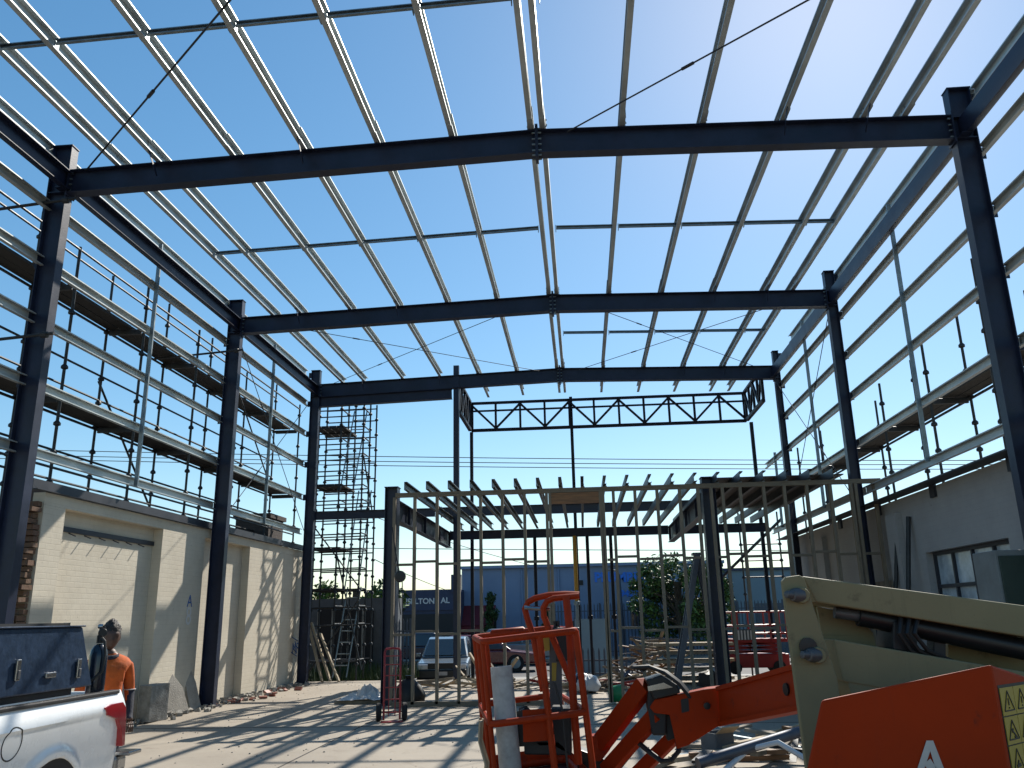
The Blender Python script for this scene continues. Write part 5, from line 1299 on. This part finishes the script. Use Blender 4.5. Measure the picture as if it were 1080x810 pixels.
def car(name, lab, cat, loc, rz_, paint, L=4.5, Wd=1.8, Hh=1.68, suv=True):
    t = thing(name, lab, cat, loc, None, (0, 0, rz_))   # local: nose at -y
    def lb(mb, nm, mt, par=None, bevel=0): return mb.build(nm, mt, par or t, local=True, bevel=bevel)
    h1 = Hh*.58
    low = [(-L/2, .32), (-L/2-.02, .62), (-L/2+.12, h1-.12), (-L/2+1.15, h1), (L/2-.15, h1+.02), (L/2, h1-.2), (L/2, .32)]
    lb(MB().prism([(-Wd/2, y, z) for y, z in low], (Wd, 0, 0)), 'body', paint, bevel=.07)
    cb = [(-L/2+1.0, h1), (-L/2+1.75, Hh-.06), (-L/2+2.1, Hh), (L/2-.6, Hh-.02), (L/2-.12, h1)]
    b = MB(); k = len(cb); fw = [Wd/2-.05 if z <= h1+.01 else Wd/2-.2 for _, z in cb]
    b.add([(-f, y, z) for f, (y, z) in zip(fw, cb)]+[(f, y, z) for f, (y, z) in zip(fw, cb)], [tuple(range(k))[::-1], tuple(range(k, 2*k))]+[(i, (i+1) % k, k+(i+1) % k, k+i) for i in range(k)])
    lb(b, 'cabin', paint, bevel=.05)
    def ip(i, j, f, s_): # point on edge of cabin profile
        a = Vector((s_*fw[i], cb[i][0], cb[i][1])); c = Vector((s_*fw[j], cb[j][0], cb[j][1])); return a.lerp(c, f)
    off = Vector((0, -.02, .015))
    lb(MB().prism([ip(0, 1, .1, -.9)+off, ip(0, 1, .1, .9)+off, ip(0, 1, .95, .9)+off, ip(0, 1, .95, -.9)+off], (0, -.006, .006)), 'windscreen', 'glass')
    o2 = Vector((0, .02, .015))
    lb(MB().prism([ip(4, 3, .15, -.9)+o2, ip(4, 3, .15, .9)+o2, ip(4, 3, .92, .9)+o2, ip(4, 3, .92, -.9)+o2], (0, .006, .006)), 'rear_window', 'glass')
    for s_ in (-1, 1):
        xx = s_*(Wd/2-.04); xt = s_*(Wd/2-.185)
        for ya, yb, yc, yd in ((-L/2+1.25, -L/2+2.4, -L/2+2.4, -L/2+1.85), (-L/2+2.5, L/2-.45, L/2-.8, -L/2+2.5)):
            lb(MB().prism([(xx, ya, h1+.05), (xx, yb, h1+.05), (xt, yc, Hh-.12), (xt, yd, Hh-.12)], (s_*.008, 0, 0)), 'side_window', 'glass')
        lb(MB().box((s_*(Wd/2-.25), -L/2+.03, h1-.24), (.38, .10, .17)), 'headlight', 'clearlens', bevel=.03)
        lb(MB().box((s_*(Wd/2-.16), L/2-.01, h1-.2), (.18, .06, .36)), 'tail_light', 'redlens', bevel=.02)
        lb(MB().box((s_*(Wd/2+.08), -L/2+1.35, h1+.08), (.16, .08, .12)), 'mirror', paint, bevel=.02)
        for y in (-L/2+.85, L/2-.85):
            wv = lb(MB().lathe([(.2, -.1), (.32, -.11), (.34, -.07), (.34, .07), (.32, .11), (.2, .1)], (s_*(Wd/2-.08), y, .34), (1, 0, 0), 22), 'wheel', 'tyre')
            lb(MB().lathe([(.04, -.115), (.2, -.10), (.2, .10), (.04, .115)], (s_*(Wd/2-.08), y, .34), (1, 0, 0), 14), 'rim', 'galvdull', wv)
    lb(MB().box((0, -L/2-.03, .42), (Wd-.1, .14, .28)), 'bumper', 'blackm', bevel=.04)
    lb(MB().box((0, -L/2-.01, .66), (.9, .06, .18)), 'grille', 'black', bevel=.02)
    lb(MB().box((0, -L/2-.105, .44), (.36, .012, .11)), 'number_plate', 'decal')
    return t
c = P(463, 700, Y=31.2)
car('parked_suv', 'silver four wheel drive facing the camera on the street behind the left studs', 'car', (P(463, 700, Y=27.6).x, 29.3, GZ+.02), R(4), 'silvercar', 3.9, 1.66, 1.50)
c = P(505, 700, Y=35.5)
car('parked_car', 'dark red hatchback parked on the street behind the orange basket', 'car', (c.x+.3, 35.6, GZ+.008), R(95), 'redcar', 4.1, 1.72, 1.45)
c = P(555, 690, Y=40.5)
car('parked_car', 'white roofed wagon across the street behind the basket rails', 'car', (c.x, 40.6, GZ+.008), R(92), 'silvercar', 4.6, 1.8, 1.62)
c = P(437, 690, Y=40.5)
car('parked_car', 'dark car across the street to the left of the silver one', 'car', (c.x-.6, 40.8, GZ+.008), R(-88), 'darkcar', 4.4, 1.8, 1.5)

# trees
def tree(name, lab, loc, h, crown, leafmat, nleaf, tr=.16, lsz=.16, grp=None, seed=1):
    r = random.Random(seed); t = thing(name, lab, 'tree', loc, grp); x, y, z = loc
    b = MB(); b.path([(x, y, z), (x+.06, y, z+h*.25), (x-.04, y+.05, z+h*.5), (x+.02, y, z+h*.8)], tr, 9)
    cl_ = []
    for k in range(crown['n']):
        a = r.uniform(0, 6.28); u = r.uniform(-1, 1); q = r.uniform(.25, 1)**.5
        c_ = Vector((x+crown['c'][0]+math.cos(a)*crown['r']*q*math.sqrt(1-u*u), y+math.sin(a)*crown['r']*q*math.sqrt(1-u*u), z+crown['c'][1]+u*crown['h']*q)); cl_.append((c_, r.uniform(.4, 1.)*crown['cl']))
        s0_ = Vector((x, y, z+h*r.uniform(.3, .6))); b.tube(s0_, c_, tr*.32, 5, .012)
    b.build('trunk', 'bark', t)
    lf = MB()
    for i in range(nleaf):
        c_, cr_ = r.choice(cl_); d = Vector((r.gauss(0, 1), r.gauss(0, 1), r.gauss(0, .8))); p = c_+d.normalized()*cr_*r.random()**.4
        n_ = Vector((r.gauss(0, 1), r.gauss(0, 1), r.gauss(.6, 1))).normalized(); u_ = n_.orthogonal().normalized(); w_ = n_.cross(u_)
        a = r.uniform(0, 6.28); u_, w_ = u_*math.cos(a)+w_*math.sin(a), w_*math.cos(a)-u_*math.sin(a); s_ = lsz*r.uniform(.6, 1.3)
        lf.add([p-u_*s_, p+w_*s_*.45, p+u_*s_, p-w_*s_*.45], [(0, 1, 2, 3)])
        lf.cur = 1 if r.random() < .45 else 0; lf.mi[-1] = lf.cur
    lf.build('crown', [leafmat, 'leafB'], t)
c = P(718, 640, Y=42.5)
tree('street_tree', 'dense round green tree standing across the street behind the timber frame', (c.x, 43.2, GZ), 4.6, dict(n=54, c=(0, 2.9), r=2.5, h=2.0, cl=.8), 'leafA', 11000, .18, .12, None, 4)
c = P(368, 640, Y=33)
tree('street_tree', 'spreading green tree behind the scaffold tower on the left', (c.x, 34, GZ), 4.2, dict(n=34, c=(0, 2.55), r=2.0, h=.9, cl=.6), 'leafA', 6500, .15, .13, None, 7)
for i, (u, Y, h_) in enumerate(((518, 45.5, 3.2), (579, 45.6, 2.6))):
    c = P(u, 660, Y=Y)
    tree('column_cypress', ('narrow dark cypress against the blue-grey wall, taller one at left', 'narrow dark cypress against the blue-grey wall, shorter one at right')[i], (c.x, Y, GZ), h_*.8, dict(n=26, c=(0, h_*.58), r=.28, h=h_*.5, cl=.3), 'leafB', 2600, .06, .09, 'cypresses by the blue-grey wall', 20+i)
# green weeds by the far left foot
b = MB()
for i in range(1500):
    x = rng.uniform(-8.6, -5.2); y = rng.uniform(25.2, 28); h_ = rng.uniform(.15, .55); d = Vector((rng.gauss(0, .08), rng.gauss(0, .08), h_)); p = Vector((x, y, -.1)); w_ = Vector((rng.uniform(-.03, .03), rng.uniform(-.03, .03), 0))
    b.add([p-w_, p+w_, p+d], [(0, 1, 2)])
tag(b.build('weeds', 'leafB'), 'dark green weeds around the foot of the scaffold tower', 'weeds', kind='stuff')
# street lamp and power lines
c = P(657, 640, Y=45.4)
zl = P(655, 601, Y=45.4).z
t = thing('street_lamp', 'slim street lamp with a short arm before the blue-grey building', 'street lamp', (c.x, 45.4, GZ))
MB().tube((c.x, 45.4, GZ), (c.x-.1, 45.4, zl-.25), .07, 8, .045).build('pole', 'fence', t)
MB().path([(c.x-.1, 45.4, zl-.25), (c.x-.16, 45.4, zl-.05), (c.x-.45, 45.4, zl)], .035, 7).build('arm', 'fence', t)
MB().box((c.x-.6, 45.4, zl+.01), (.42, .14, .07)).build('lamp_head', 'hoard', t, bevel=.015)
def wire(a, c, sag, lab):
    a, c = Vector(a), Vector(c)
    pts = [a.lerp(c, k/24)-Vector((0, 0, sag*4*(k/24)*(1-k/24))) for k in range(25)]
    tag(MB().path(pts, .016, 5).build('power_line', 'line'), lab, 'power line', 'power lines over the street')
YW = 32.
for i, (vl, vr, lab) in enumerate(((474, 485, 'topmost of the power lines crossing above the mezzanine'), (480, 489, 'middle of the upper power lines crossing above the mezzanine'), (484, 494, 'lowest of the upper power lines crossing above the mezzanine'), (573, 578, 'single power line crossing the sky just above the buildings'))):
    wire(P(-200, vl-6, Y=YW), P(1250, vr, Y=YW), .25, lab)
wire(P(395, 545, Y=YW), P(560, 596, Y=46), .1, 'sloping service wire running down to the blue-grey building from the left')
wire(P(395, 590, Y=YW), P(470, 622, Y=44), .05, 'short sloping service wire above the dark shop')
